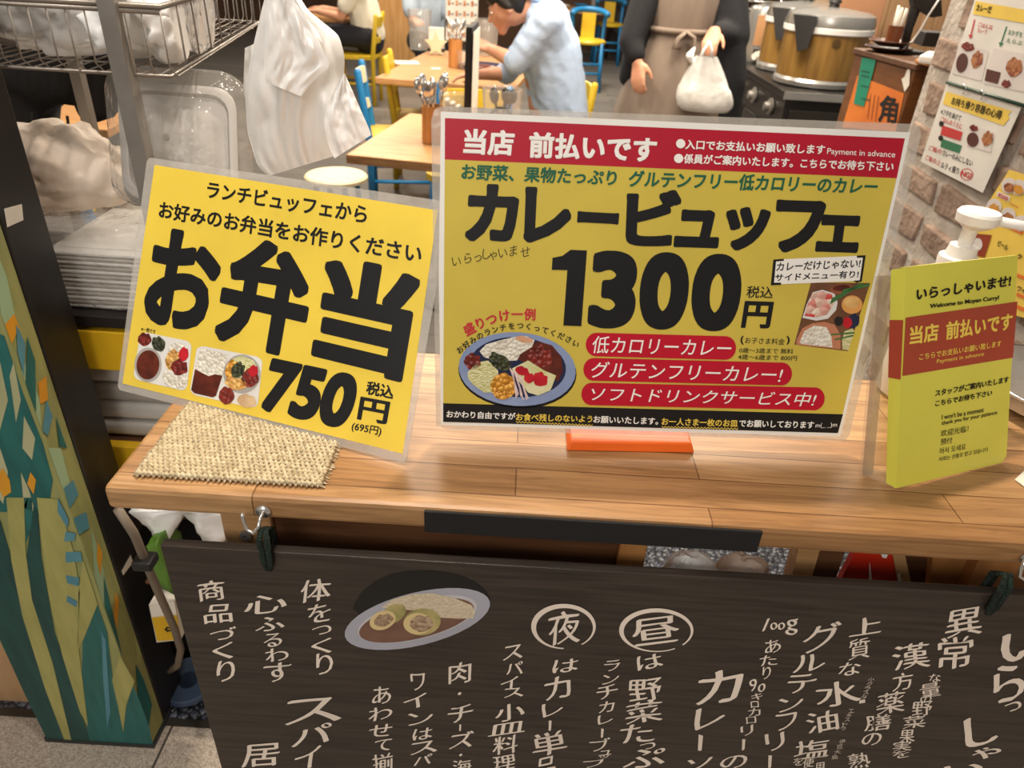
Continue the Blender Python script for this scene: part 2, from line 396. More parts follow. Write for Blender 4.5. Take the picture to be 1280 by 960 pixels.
# brick pier on the right
BR_C = mat('brick_face', (178, 152, 134), .85, col2=(138, 114, 98), vs=22, bump=.7, bs=45, lo=.3, hi=.7)
MORT = mat('whitewash_mortar', (214, 204, 192), .9, col2=(190, 178, 166), vs=18, bump=.5, bs=60)
b = MB().box((1.012, -.3, 0), (1.2, 2.02, 2.6)); struct('wall_right', b, MORT)
bb = MB(); rnd = random.Random(3); r = 0; z = .35
while z < 1.75:
    y = -.25 + (.1 if r % 2 else 0)
    while y < 1.98:
        L_ = .185 + rnd.uniform(-.02, .02); y1 = min(y + L_, 2.0)
        if y1 - y > .04:
            jj = lambda: rnd.uniform(-.010, .010); x0 = 1.005 + rnd.uniform(-.004, .003)
            bb.hexa([(x0, y + jj(), z + jj()), (x0, y1 + jj(), z + jj()), (1.03, y1, z), (1.03, y, z), (x0 + jj() * .5, y + jj(), z + .064 + jj()), (x0 + jj() * .5, y1 + jj(), z + .064 + jj()), (1.03, y1, z + .07), (1.03, y, z + .07)], .004)
        y = y1 + .036
    z += .098; r += 1
tag(obj('trim_2', bb, BR_C), kind='structure')
# wooden partition, plank wall behind the kitchen
p0, p1 = at(474, 40, y=8.6), at(548, 40, y=8.6)
struct('trim_3', MB().box((p0.x, 8.6, 0), (p1.x, 8.75, 2.6), .01), mat('partition_wood', (206, 160, 104), .5, col2=(186, 138, 82), vs=3, st=(9, 9, 1)))
plank = MB()
for i in range(13): plank.box((1.95 + i * .17, 5.72, 0), (1.95 + i * .17 + .166, 5.76, 2.6), .003)
struct('wall_kitchen', plank, W_WALL)

# ---------------------------------------------------------------- the counter
Yf = .497
t = thing('service_counter', 'long butcher-block counter with open shelves below and a black strip on its front edge', 'counter', (.3, .7, 0))
obj('worktop', MB().box((-.366, Yf, .974), (.985, .785, 1.0), .005), W_BLOCK, t)
a_, b_ = at(530, 640, y=Yf - .003), at(946, 690, y=Yf - .003)
obj('black_strip', MB().box((a_.x, Yf - .0035, .9725), (b_.x, Yf - .0002, .9975), .0008), BLACKM, t, label='black felt strip')
obj('left_leg', MB().box((-.278, .525, .02), (-.228, .565, .974), .003), W_LIGHT, t)
sc_ = at(308, 668, y=.5245)
obj('screw', MB().lathe(sc_, [(.006, 0), (.006, .004), (.002, .004), (.002, .001)], 14, (0, -1, 0)), GUNMETAL, t)
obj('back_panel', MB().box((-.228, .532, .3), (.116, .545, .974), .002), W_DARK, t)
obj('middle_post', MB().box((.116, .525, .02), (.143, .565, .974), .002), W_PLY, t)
obj('shelf', MB().box((.136, .508, .876), (.318, .545, .888), .002), W_LIGHT, t)
def under(name, px, y, m, th=.02):
    q = [at(*p, y=y) for p in px]; n_ = len(q) // 2
    for k in range(n_, len(q)): q[k].z -= .12
    obj(name, MB().prism(q, (0, th, 0)), m, t)
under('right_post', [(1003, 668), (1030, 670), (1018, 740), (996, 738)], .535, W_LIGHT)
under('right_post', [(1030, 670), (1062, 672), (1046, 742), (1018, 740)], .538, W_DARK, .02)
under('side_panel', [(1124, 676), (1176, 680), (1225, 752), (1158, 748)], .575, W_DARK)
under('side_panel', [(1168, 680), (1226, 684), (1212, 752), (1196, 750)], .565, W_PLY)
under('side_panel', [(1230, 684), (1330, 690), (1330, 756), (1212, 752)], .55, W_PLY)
obj('rear_leg', MB().box((-.34, .73, .02), (-.30, .78, .974), .003), W_LIGHT, t)
obj('rear_leg', MB().box((.9, .73, .02), (.94, .78, .974), .003), W_LIGHT, t)
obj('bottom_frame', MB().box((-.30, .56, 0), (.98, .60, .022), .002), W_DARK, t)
for k, px in enumerate((321, 1274)):
    y0 = Yf - .0005; p = at(px, 636 if k == 0 else 700, y=y0); zt = .988
    hk = MB().lathe((p.x + .006, y0, zt - .004), [(.007, 0), (.007, .002)], 14, (0, -1, 0))
    hk.tube([(p.x + .006, y0, zt - .004), (p.x + .006, y0 - .009, zt - .004), (p.x + .005, y0 - .014, zt - .011), (p.x, y0 - .016, zt - .017), (p.x - .006, y0 - .015, zt - .013), (p.x - .008, y0 - .014, zt - .002), (p.x - .0075, y0 - .014, zt + .004)], .0017, 8)
    obj('hook', hk, CHROME, t, smooth=True, label='steel screw hook')
# two crumpled plastic bags on the shelf
for i, (px, py, r, m, lb) in enumerate(((862, 712, .031, BAGW, 'crumpled white plastic bag left of the beige one on the shelf under the counter'), (925, 722, .030, mat('beige_bag', (206, 186, 170), .5, bump=.4, bs=30), 'crumpled beige bag on the shelf under the counter'))):
    p = at(px, py, y=.527); mb = MB().ball((p.x, .527, .888 + .020), (r * .9, .019, r * .8), 4)
    crumple(mb, .006, 60, i + 2)
    for v in mb.bm.verts: v.co.z = max(v.co.z, .8885)
    single('crumpled_bag', mb, m, lb, 'plastic bag')
# red signboard with white lettering leaning under the counter
rb = MB(); q = [at(1058, 750, y=.56), at(1080, 670, y=.56), at(1112, 672, y=.56), at(1150, 754, y=.56)]
t2 = thing('red_signboard', 'red board with white brush strokes and a wooden edge leaning under the counter', 'signboard', (q[0].x, .56, 0))
q[0].z = q[3].z = .7; q[0].x -= .03; q[3].x += .05
rb.prism(q, (0, .008, 0)); obj('board', rb, mat('board_red', (206, 44, 20), .5), t2)
e = [at(1112, 672, y=.558), at(1127, 674, y=.558)]; e2 = [V((q[3].x + .02, .558, .7)), V((q[3].x, .558, .7))]
obj('wooden_edge', MB().prism([e[0], e[1], e2[0], e2[1]], (0, .010, 0)), W_LIGHT, t2)
st = MB()
for pp in ([(1087, 702), (1090, 722), (1092, 745), (1085, 745), (1086, 722)], [(1101, 692), (1110, 693), (1108, 698), (1103, 697)], [(1108, 733), (1112, 727), (1118, 729), (1121, 746), (1106, 746)], [(1121, 718), (1125, 716), (1128, 731), (1124, 733)]):
    st.face([at(x, y, y=.5575) for x, y in pp])
obj('white_strokes', st, INKW, t2)

# sisal mat
SISAL = cells('sisal', (212, 196, 162), (172, 154, 122), 220, .9, 0)
t = thing('sisal_mat', 'rough woven beige sisal mat lying under the small yellow sign', 'mat', (-.256, .57, 1.0))
ms = MB(); x0, x1, y0, y1 = -.343, -.171, .514, .64; nx, ny = 34, 24
for i in range(ny):
    y = y0 + (i + .5) * (y1 - y0) / ny
    pts = []
    for j in range(nx * 2 + 1):
        x = x0 + j * (x1 - x0) / (nx * 2); ph = (j + i) % 2
        pts.append((x + random.uniform(-.0005, .0005), y + random.uniform(-.0005, .0005), 1.0036 + (.0018 if ph else -.0014)))
    ms.tube(pts, .0026, 5)
for j in range(nx):
    x = x0 + (j + .5) * (x1 - x0) / nx
    ms.tube([(x, y0 - random.uniform(.001, .003), 1.0028), (x, y1, 1.0028)], .0012, 4)
obj('weave', ms, SISAL, t, smooth=True)
for xx in (x0, x1):
    hem = MB()
    for i in range(60):
        y = y0 + i * (y1 - y0) / 60; s_ = -1 if xx == x0 else 1
        hem.tube([(xx, y, 1.003), (xx + s_ * random.uniform(.002, .006), y + random.uniform(-.002, .002), 1.0012)], .0006, 4)
    obj('frayed_edge', hem, SISAL, t)
def rounded(x0, y0, x1, y1, r, n=6):
    out = []
    for cx, cy, a0 in ((x1 - r, y1 - r, 0), (x0 + r, y1 - r, PI / 2), (x0 + r, y0 + r, PI), (x1 - r, y0 + r, 1.5 * PI)):
        for k in range(n + 1): out.append((cx + r * math.cos(a0 + PI / 2 * k / n), cy + r * math.sin(a0 + PI / 2 * k / n)))
    return out
def sleeve(S, W, H, m, r, parent):
    """laminate pouch: a clear rounded sheet a little larger than the paper, behind and around it"""
    mb = MB(); o = S.tl; W0, H0 = W, H
    outer = rounded(-m, -H0 - m, W0 + m, m, r)
    mb.prism([o + S.ex * u + S.up * v + S.n * .0001 for u, v in outer], -S.n * .0006)
    return obj('laminate_pouch', mb, LAMI, parent)
def quadpaper(S, W, H, m, parent, name='paper'):
    o = S.tl; mb = MB().prism([o + S.n * .0004, o + S.ex * W + S.n * .0004, o + S.ex * W - S.up * H + S.n * .0004, o - S.up * H + S.n * .0004], -S.n * .0002)
    return obj(name, mb, m, parent)

# ---------------------------------------------------------------- small yellow lunch-box sign (left)
S = Sheet((-.3515, .677, 1.243), (-.068, .5886, 1.2466), (-.3771, .5872, 1.0549), 1.125)
base = S.P(330, 520); t = thing('lunch_box_sign', 'small yellow laminated lunch box sign priced 750, tilted on the sisal mat', 'sign', (base.x, base.y, 1.006))
WL, HL = .297 * 1.125, .21 * 1.125
sleeve(S, WL, HL, .0085, .006, t)
S.crop(140, 190, 2.462)
quad = [(132, 40), (1003, 180), (895, 928), (33, 712)]
obj('paper', S.poly(quad, .0004), YEL, t)
mb = MB()
text(S, 'ランチビュッフェから', (297, 89), (790, 166), (291, 142), bold=.024, mb=mb)
text(S, 'お好みのお弁当をお作りください', (149, 150), (958, 286), (144, 203), bold=.024, mb=mb)
obj('heading_lettering', mb, INK, t)
mb = MB()
text(S, 'お', (135, 225), (352, 266), (91, 520), bold=.042, mb=mb)
text(S, '弁', (364, 248), (638, 304), (312, 577), bold=.04, mb=mb)
text(S, '当', (660, 312), (955, 371), (610, 641), bold=.042, mb=mb)
obj('title_lettering', mb, INK, t)
mb = MB()
text(S, '750', (494, 631), (772, 690), (449, 793), bold=.05, mb=mb)
text(S, '税込', (787, 703), (871, 720), (781, 745), bold=.03, mb=mb)
text(S, '円', (766, 752), (858, 769), (754, 822), bold=.03, mb=mb)
text(S, '(695円)', (742, 830), (833, 847), (736, 860), bold=.02, mb=mb)
obj('price_lettering', mb, INK, t)
obj('note_lettering', text(S, '※一例です', (92, 537), (136, 547), (91, 551), bold=.01), INK, t)
def bil(q, u, v):
    a = [q[0][i] + (q[1][i] - q[0][i]) * u for i in (0, 1)]; b = [q[3][i] + (q[2][i] - q[3][i]) * u for i in (0, 1)]
    return (a[0] + (b[0] - a[0]) * v, a[1] + (b[1] - a[1]) * v)
def rq(q, u0, v0, u1, v1, r, lift, mb=None):
    return S.poly([bil(q, u, v) for u, v in rounded(u0, v0, u1, v1, r)], lift, mb)
q1 = [(90, 552), (248, 584), (231, 737), (66, 698)]; q2 = [(264, 594), (466, 633), (449, 790), (240, 745)]
tr1 = obj('meal_picture', rq(q1, 0, 0, 1, 1, .13, .0008), TRAYW, t, label='picture of a lunch tray with round curry bowl')
sh = TRAYM
obj('tray_shade', S.ell(113, 655, 42, 53, .001), sh, tr1)
obj('curry', S.ell(113, 655, 35, 45, .0012, .1), CURRY, tr1)
obj('pickles', S.ell(103, 577, 21, 20, .0012, jit=.2), MEAT, tr1)
obj('greens', S.ell(146, 591, 20, 24, .0012, -.5, jit=.2), HERB, tr1)
mb = S.ell(196, 697, 40, 30, .0012, .2, jit=.1, seed=3); S.ell(206, 612, 32, 24, .0011, .3, mb=mb); obj('rice', mb, RICE, tr1)
obj('pasta', S.ell(189, 640, 22, 32, .0013, .3, jit=.2), PASTA, tr1)
obj('tomato', S.ell(223, 623, 15, 22, .0014, .2, jit=.15), TOMATO, tr1)
obj('meat', S.ell(210, 664, 26, 24, .0014, .3, jit=.3), MEAT, tr1)
tr2 = obj('meal_picture', rq(q2, 0, 0, 1, 1, .12, .0008), TRAYW, t, label='picture of a lunch tray with rice beside curry')
obj('rice', S.poly([(275, 604), (360, 622), (342, 690), (318, 684), (300, 690), (256, 672)], .0012), RICE, tr2)
obj('curry', S.poly([(258, 668), (300, 690), (318, 684), (342, 688), (322, 750), (312, 755), (256, 742), (246, 732)], .0013), CURRY, tr2)
obj('tray_shade', S.ell(402, 683, 57, 60, .001), sh, tr2)
mb = S.ell(405, 662, 42, 32, .0012, .2, jit=.1); obj('salad', mb, SALAD, tr2)
obj('corn', S.ell(371, 672, 20, 32, .0013, .2, jit=.2), CORN, tr2)
obj('pasta', S.ell(384, 712, 34, 20, .0014, .2, jit=.2), PASTA, tr2)
obj('meat', S.ell(428, 696, 26, 28, .0014, .1, jit=.2), MEAT, tr2)
obj('greens', S.ell(390, 672, 20, 25, .0015, .5, jit=.25), HERB, tr2)
obj('tomato', S.ell(438, 674, 14, 18, .0016, .2, jit=.15), TOMATO, tr2)
obj('pickles', S.ell(355, 750, 24, 27, .0012, jit=.15), MEAT, tr2)
obj('dumplings', S.ell(417, 766, 30, 20, .0012, .2, jit=.15), mat('dumpling', (220, 190, 150), .5, col2=(190, 150, 110), vs=60), tr2)
# fold-out strut that carries the sheet
c0 = S.tl + S.ex * WL * .62 - S.up * HL * .45 - S.n * .0012; c1 = V((c0.x + .01, c0.y + .095, 1.001)); sx = S.ex * .02
obj('easel_strut', MB().prism([c0 - sx, c0 + sx, c1 + sx * 1.6, c1 - sx * 1.6], (0, .002, -.0)), OFFW, t)
obj('foot_peg', MB().box((base.x + .02, base.y + .0, 1.0), (base.x + .08, base.y + .012, 1.008), .001), ACRYL, t)

# ---------------------------------------------------------------- large curry buffet sign
S = Sheet((-.0758, .6572, 1.3113), (.3436, .6804, 1.3128), (-.0717, .6023, 1.0195), 1.0)
t = thing('curry_buffet_sign', 'large laminated yellow and red curry buffet sign priced 1300 standing in an orange base', 'sign', (.13, .605, 1.0))
mb = MB(); o = S.tl
outer = [S.P(*p) for p in ((539, 150), (543, 137), (552, 133), (1142, 155), (1150, 160), (1151, 170), (1062, 543), (1056, 551), (560, 537), (545, 533))]
mb.prism([p + S.n * .0001 for p in outer], -S.n * .0006); obj('laminate_pouch', mb, LAMI, t)
obj('paper', S.poly([(551.2, 139.5), (1138, 165.5), (1050.5, 545.7), (551.5, 531), (548.5, 350)], .0004), PAPER, t)
obj('yellow_field', S.poly([(556, 199), (1120.5, 222.5), (1053, 518), (554, 504.5)], .0006), YEL2, t)
hb = obj('red_band', S.poly([(556.2, 147.5), (1130.7, 173), (1120.5, 222.7), (556, 199.2)], .00065), RED, t)
S.crop(540, 130, 4); mb = MB()
text(S, '当店', (163, 122), (416, 133), (155, 250), .001, .038, mb)
text(S, '前払いです', (488, 138), (1128, 165), (482, 268), .001, .038, mb)
S.crop(830, 150, 4)
text(S, '入口でお支払いお願い致します', (108, 97), (806, 124), (104, 146), .001, .026, mb)
text(S, 'Payment in advance', (815, 140), (1155, 158), (812, 178), .001, .004, mb)
text(S, '係員がご案内いたします。こちらでお待ち下さい', (100, 168), (1150, 209), (96, 217), .001, .026, mb)
S.ell(82, 118, 23, 23, .001, mb=mb); S.ell(72, 192, 23, 23, .001, mb=mb)
obj('band_lettering', mb, INKW, hb)
mb = MB(); S.crop(540, 130, 4)
text(S, 'お野菜、果物たっぷり', (150, 297), (928, 330), (145, 377), .001, .028, mb)
S.crop(0, 0, 1)
text(S, 'グルテンフリー低カロリーのカレー', (787, 212.5), (1099, 223), (784.5, 233.5), .001, .028, mb)
obj('green_lettering', mb, GREEN, t)
mb = MB(); S.crop(540, 130, 4)
text(S, 'カ', (178, 395), (442, 405), (162, 685), .001, .05, mb)
text(S, 'レ', (466, 412), (705, 420), (455, 692), .001, .05, mb)
text(S, 'ー', (728, 534), (936, 545), (724, 592), .001, .03, mb)
text(S, 'ビ', (974, 422), (1250, 430), (962, 708), .001, .045, mb)
S.crop(830, 150, 4)
text(S, 'ュ', (62, 444), (290, 452), (45, 635), .001, .05, mb)
text(S, 'ッ', (312, 430), (536, 438), (294, 650), .001, .05, mb)
text(S, 'フ', (562, 396), (812, 404), (540, 660), .001, .05, mb)
text(S, 'ェ', (776, 470), (993, 478), (752, 658), .001, .05, mb)
obj('title_lettering', mb, INK, t)
mb = MB(); S.crop(0, 0, 1)
S.poly([(690.5, 322), (703, 319.5), (713, 312), (733.5, 312.8), (726.5, 407.5), (704, 406.5), (709, 337.5), (689.5, 337)], .001, mb)
for d, q in (('3', ((740, 312), (800, 314.5), (733.5, 409.5))), ('0', ((803, 314), (865, 316), (796, 411))), ('0', ((868.5, 316), (931, 318), (860.5, 413)))):
    text(S, d, *q, .001, .05, mb)
S.crop(830, 150, 4); text(S, '税込', (415, 828), (548, 832), (408, 888), .001, .012, mb)
S.crop(830, 350, 4); text(S, '円', (403, 103), (549, 108), (382, 238), .001, .035, mb)
obj('price_lettering', mb, INK, t)
mb = MB()
text(S, 'お子さま料金', (406, 284), (604, 292), (402, 315), .001, .008, mb)
for ch, x in (('(', 389), (')', 619)): char(S, ch, x, 300, 16, 44, .001, .04, mb, ink=True)
text(S, '0歳〜3歳まで 無料', (376, 336), (646, 342), (374, 363), .001, .008, mb)
text(S, '4歳〜6歳まで 800円', (371, 369), (665, 376), (368, 396), .001, .008, mb)
obj('children_price_lettering', mb, INK, t)
# side-menu tag
S.crop(830, 150, 4)
tg = obj('side_menu_tag', S.poly([(548, 697), (1003, 677), (985, 803), (535, 822)], .0009), INKW, t, label='white tag with black corner brackets')
mb = MB()
for pp in ([(545, 697), (597, 693), (597, 703), (558, 706), (548, 812), (583, 812), (583, 823), (532, 825)], [(1006, 675), (962, 677), (962, 688), (992, 687), (976, 800), (945, 802), (960, 812), (986, 806)]):
    S.poly(pp, .0011, mb)
text(S, 'カレーだけじゃない!', (564, 712), (984, 694), (558, 756), .0011, .022, mb)
text(S, 'サイドメニュー有り!', (556, 768), (974, 750), (552, 806), .0011, .022, mb)
obj('tag_lettering', mb, INK, tg)
# picture of side dishes
S.crop(830, 350, 4)
ph = obj('side_dish_picture', S.poly([(733, 12), (1030, 14), (917, 355), (650, 322)], .0007), mat('picture_table', (128, 84, 54), .5, col2=(96, 60, 40), vs=30), t)
obj('bowl', S.poly([(742, 60), (790, 48), (850, 66), (866, 110), (858, 150), (818, 192), (760, 202), (690, 188), (712, 120)], .0009), TRAYW, ph)
obj('salad', S.poly([(738, 66), (790, 54), (838, 72), (848, 118), (812, 172), (760, 186), (700, 178), (716, 120)], .001), cells('tomato_salad', (238, 226, 206), (206, 60, 56), 150, .5, .3), ph)
obj('bowl', S.ell(938, 122, 52, 46, .0009), mat('print_orange_bowl', (224, 158, 84), .5), ph)
obj('dip', S.ell(938, 112, 42, 30, .001), mat('print_dip', (238, 196, 128), .5, col2=(214, 160, 92), vs=60), ph)
obj('bowl', S.ell(885, 45, 55, 26, .0009, -.1), mat('print_clay_bowl', (150, 84, 56), .5), ph)
obj('curry', S.ell(885, 38, 44, 16, .001, -.1), CURRY, ph)
obj('bowl', S.poly([(660, 300), (690, 240), (740, 215), (800, 208), (850, 222), (880, 270), (880, 345), (660, 322)], .0009), mat('print_pink_bowl', (196, 128, 96), .5), ph)
obj('rice', S.poly([(675, 310), (700, 255), (750, 225), (810, 235), (835, 280), (840, 335), (690, 320)], .001), RICE, ph)
obj('tomato', S.ell(915, 212, 24, 28, .001, jit=.2), TOMATO, ph)
obj('olive', S.ell(872, 205, 22, 24, .001, jit=.2), BLACK, ph)
obj('mussel', S.ell(945, 205, 30, 38, .0009, .4, jit=.2), PLATEN, ph)
obj('noodles', S.poly([(900, 255), (940, 240), (950, 255), (920, 350), (890, 346), (888, 300)], .001), SALAD, ph)
mb = S.poly([(828, 120), (836, 90), (980, 14), (1000, 14)], .0012); S.poly([(885, 60), (895, 45), (1026, 16), (1024, 30)], .0012, mb); obj('spring_onions', mb, mat('print_green', (62, 112, 58), .5), ph); mb = MB(); S.poly([(830, 275), (830, 268), (950, 258), (950, 266)], .0012, mb); S.poly([(850, 300), (852, 292), (945, 272), (944, 280)], .0012, mb)
obj('spring_onions', mb, bpy.data.materials['print_green'], ph)
# pill banners
S.crop(0, 0, 1)
def pill(tl, tr, br, bl, txt, q):
    h = V(((bl[0] - tl[0]), (bl[1] - tl[1]))); n = 10; pts = []
    def cap(a, b, sgn):
        c = ((a[0] + b[0]) / 2, (a[1] + b[1]) / 2); v = ((a[0] - b[0]) / 2, (a[1] - b[1]) / 2); r = math.hypot(*v); d = (-v[1], v[0])
        return [(c[0] + v[0] * math.cos(k * PI / n) + sgn * d[0] * math.sin(k * PI / n) * .9, c[1] + v[1] * math.cos(k * PI / n) + sgn * d[1] * math.sin(k * PI / n) * .9) for k in range(n + 1)]
    r = math.hypot(*h) / 2
    ins = lambda p, s: (p[0] + s * r * .9, p[1] + s * r * .04)
    pts = cap(ins(tr, -1), ins(br, -1), 1) + cap(ins(bl, 1), ins(tl, 1), 1)
    o_ = obj('red_pill_banner', S.poly(pts, .0009), PILL, t)
    obj('pill_lettering', text(S, txt, *q, .0012, .004), INKW, o_)
pill((733, 415), (921, 420.5), (918.5, 450), (731, 444.5), '低カロリーカレー', ((742, 419.5), (916, 424.5), (738.5, 441)))
pill((730, 446.5), (992, 453.5), (987, 482), (728, 475), 'グルテンフリーカレー!', ((741, 451), (980, 458), (737, 471.5)))
pill((728, 477.5), (1033, 484.5), (1027, 513), (725, 505.5), 'ソフトドリンクサービス中!', ((740, 483), (1022, 490.5), (735.5, 500.5)))
# footer
ft = obj('black_footer', S.poly([(554, 503.7), (1053.4, 517.5), (1047, 541), (554, 527)], .0007), INK, t)
S.crop(540, 340, 4); mw = MB(); my = MB(); m2_ = MB()
text(S, 'おかわり自由ですが', (73, 690), (418, 702), (72, 726), .001, .022, mw)
obj('footer_lettering', mw, INKW, ft); mw = MB()
text(S, 'お食べ残しのないよう', (421, 704), (803, 715), (419, 741), .001, .022, my)
text(S, 'お願いいたします。', (808, 717), (1132, 727), (806, 753), .001, .022, mw)
obj('footer_lettering', mw, INKW, ft); mw = MB()
S.crop(830, 350, 4)
text(S, 'お一人さま一枚のお皿', (-12, 686), (369, 696), (-14, 724), .001, .022, m2_)
text(S, 'でお願いしております', (376, 697), (750, 706), (373, 733), .001, .022, mw)
text(S, 'm(_ _)m', (757, 714), (864, 710), (755, 742), .001, .0, mw)
def wavy(x0, y0, x1, y1, mb, n=46, a=4):
    for k in range(n):
        f0, f1 = k / n, (k + 1) / n; s0, s1 = (a if k % 2 else -a), (-a if k % 2 else a)
        p, q = (x0 + (x1 - x0) * f0, y0 + (y1 - y0) * f0 + s0), (x0 + (x1 - x0) * f1, y0 + (y1 - y0) * f1 + s1)
        S.poly([(p[0], p[1] - 2), (q[0], q[1] - 2), (q[0], q[1] + 2), (p[0], p[1] + 2)], .001, mb)
wavy(-12, 733, 369, 742, m2_); S.crop(540, 340, 4); wavy(420, 748, 802, 765, my)
obj('footer_lettering', mw, INKW, ft); obj('footer_highlight_lettering', my, INKY, ft); obj('footer_highlight_lettering', m2_, INKY, ft)
# arched lettering over the plate
mb = MB()
for ch, x, y, a in (('盛', 187, 284, -.5), ('り', 240, 255, -.42), ('つ', 297, 235, -.3), ('け', 361, 216, -.15), ('一', 425, 210, .0), ('例', 490, 211, .05)): char(S, ch, x, y, 60, 62, .001, .03, mb, a)
obj('arched_red_lettering', mb, mat('arch_red', (196, 34, 52), .5), t)
mb = MB()
pts = [(140, 387), (171, 362), (204, 339), (239, 318), (277, 300), (315, 286), (355, 276), (398, 269), (441, 267), (483, 271), (525, 279), (566, 290), (606, 303), (645, 318), (682, 335), (718, 357)]
for i, ch in enumerate('お好みのランチをつくってください'):
    a, b2 = pts[max(0, i - 1)], pts[min(15, i + 1)]; char(S, ch, *pts[i], 37, 37, .001, .022, mb, math.atan2(b2[1] - a[1], b2[0] - a[0]))
obj('arched_black_lettering', mb, INK, t); mb = MB()
S.crop(540, 130, 4)
for ch, x, y, a in (('い', 120, 785, 0), ('ら', 178, 768, 0), ('っ', 228, 765, 0), ('し', 268, 748, 0), ('ゃ', 307, 750, 0), ('い', 352, 742, 0), ('ま', 406, 732, 0), ('せ', 466, 738, 0)): char(S, ch, x, y, 55, 62, .001, -.006, mb, a, .12, .03)
obj('greeting_lettering', mb, INK, t)
S.crop(540, 340, 4)
pl = obj('dish_picture', S.ell(427, 497, 296, 184, .0007, .07), INK, t, label='picture of a blue rimmed plate of curry, rice and salad')
obj('plate_rim', S.ell(426, 484, 293, 184, .0009, .07), PLATEB, pl)
obj('plate_well', S.ell(428, 474, 242, 150, .001, .07), PLATEN, pl)
obj('curry', S.poly([(420, 430), (470, 370), (530, 345), (600, 365), (645, 420), (655, 490), (630, 545), (570, 510), (500, 470)], .0011), CURRY, pl)
obj('stew_meat', S.ell(540, 425, 62, 55, .0012, .3, jit=.35), MEAT, pl)
obj('rice', S.poly([(238, 395), (270, 360), (340, 340), (400, 325), (470, 318), (512, 340), (500, 372), (440, 410), (425, 440), (340, 445), (262, 425)], .0012), RICE, pl)
obj('pickled_ginger', S.ell(462, 336, 46, 16, .0013, .2, jit=.2), mat('ginger', (226, 178, 140), .5, col2=(204, 148, 110), vs=60), pl)
obj('fried_chicken', S.ell(203, 447, 42, 40, .0013, .2, jit=.3), MEAT, pl)
obj('salad', S.poly([(178, 500), (225, 450), (280, 440), (330, 490), (335, 540), (310, 600), (260, 600), (205, 560), (180, 530)], .0013), SALAD, pl)
obj('greens', S.ell(342, 447, 62, 36, .0014, .5, jit=.35, seed=4), HERB, pl)
obj('lettuce', S.poly([(400, 480), (480, 440), (560, 490), (620, 515), (600, 570), (590, 590), (530, 615), (480, 600), (430, 540)], .0013), mat('lettuce', (206, 206, 136), .5, col2=(232, 226, 190), vs=50), pl)
obj('corn', S.ell(357, 570, 64, 66, .0015, .3, jit=.1), CORN, pl)
mb = S.ell(450, 492, 35, 22, .0016, .3, jit=.15); S.ell(540, 535, 40, 34, .0016, .5, mb=mb, jit=.25); S.ell(486, 528, 26, 26, .0015, 0, mb=mb, jit=.2)
obj('tomato', mb, TOMATO, pl)
mb = MB()
for k in range(9):
    x0_, y0_ = 388 + k * 7, 478 + k * 6; x1_, y1_ = 430 + k * 8 - (k % 3) * 14, 610 + (k % 4) * 9
    S.poly([(x0_, y0_), (x0_ + 5, y0_), (x1_ + 5, y1_), (x1_, y1_)], .0017, mb)
obj('onion_slivers', mb, mat('onion', (240, 214, 214), .4), pl)
# orange base
t3 = thing('sign_base', 'orange base block holding the large curry buffet sign on the counter', 'sign holder', (.13, .62, 1.0))
a_, b_ = at(708, 564, z=1.0), at(868, 567, z=1.0)
bx = MB().hexa([(a_.x, a_.y, 1.0003), (b_.x, b_.y, 1.0003), (b_.x, b_.y + .06, 1.0003), (a_.x, a_.y + .06, 1.0003), (a_.x + .004, a_.y + .003, 1.0105), (b_.x - .004, b_.y + .003, 1.0105), (b_.x - .004, b_.y + .056, 1.0105), (a_.x + .004, a_.y + .056, 1.0105)], .0015)
obj('base_block', bx, ORANGE, t3)
m0 = S.tl - S.up * .29 + S.ex * .15 - S.n * .002
obj('back_support', MB().prism([m0 - S.ex * .002, m0 + S.ex * .11, m0 + S.ex * .10 + S.up * .12, m0 + S.ex * .01 + S.up * .12], -S.n * .004), ORANGE, t3)

# ---------------------------------------------------------------- yellow leaflet stand (right)
S = Sheet((.3489, .6221, 1.2082), (.4852, .6797, 1.2062), (.3759, .5513, 1.0123), 1.02)
pb = S.P(1190, 590); t = thing('leaflet_stand', 'acrylic counter stand with a yellow pay first leaflet in front of the pump bottle', 'sign', (pb.x, pb.y, 1.0))
F = [S.P(1132.3, 335), S.P(1272.4, 320), S.P(1258, 570), S.P(1253, 578), S.P(1119.9, 610.5)]
obj('leaflet', MB().prism(F, -S.n * .0012), YELS, t)
side = [S.P(1132.3, 335), S.P(1119.9, 610.5)]
sb = [at(1107.6, 604, z=1.0035), at(1117.7, 349, z=side[0].z - .008)]; sb[1] = sb[0] + (side[0] - side[1]) * .97 + V((-.002, 0.004, 0))
obj('leaflet_side', MB().prism([side[0], side[1], sb[0], sb[1]], V((.0008, .0008, 0))), YELS, t)
obj('leaflet_top', MB().prism([S.P(1132.3, 335, 0), S.P(1272.4, 320, 0), S.P(1272.4, 320, -.006), S.P(1132.3, 335, -.006)], (0, 0, .0008)), YELS, t)
_sh = lambda x, y: _O + ray(x, y) * ((S.tl - S.n * .02 - _O).dot(S.n) / ray(x, y).dot(S.n))
bk = [_sh(1098, 345), _sh(1262, 331), _sh(1248, 566), _sh(1086, 570)]
for p in bk[2:]: p.z = 1.002
obj('acrylic_back', MB().prism(bk, -S.n * .003), ACRYL, t)
obj('acrylic_edge', MB().prism([bk[0] + S.n * .0005, bk[0] + S.ex * .010 + S.n * .0005, bk[3] + S.ex * .009 + S.n * .0005, bk[3] + S.n * .0005], S.n * .005), film('acrylic_edge', (176, 158, 140), .42, .1, 0), t)
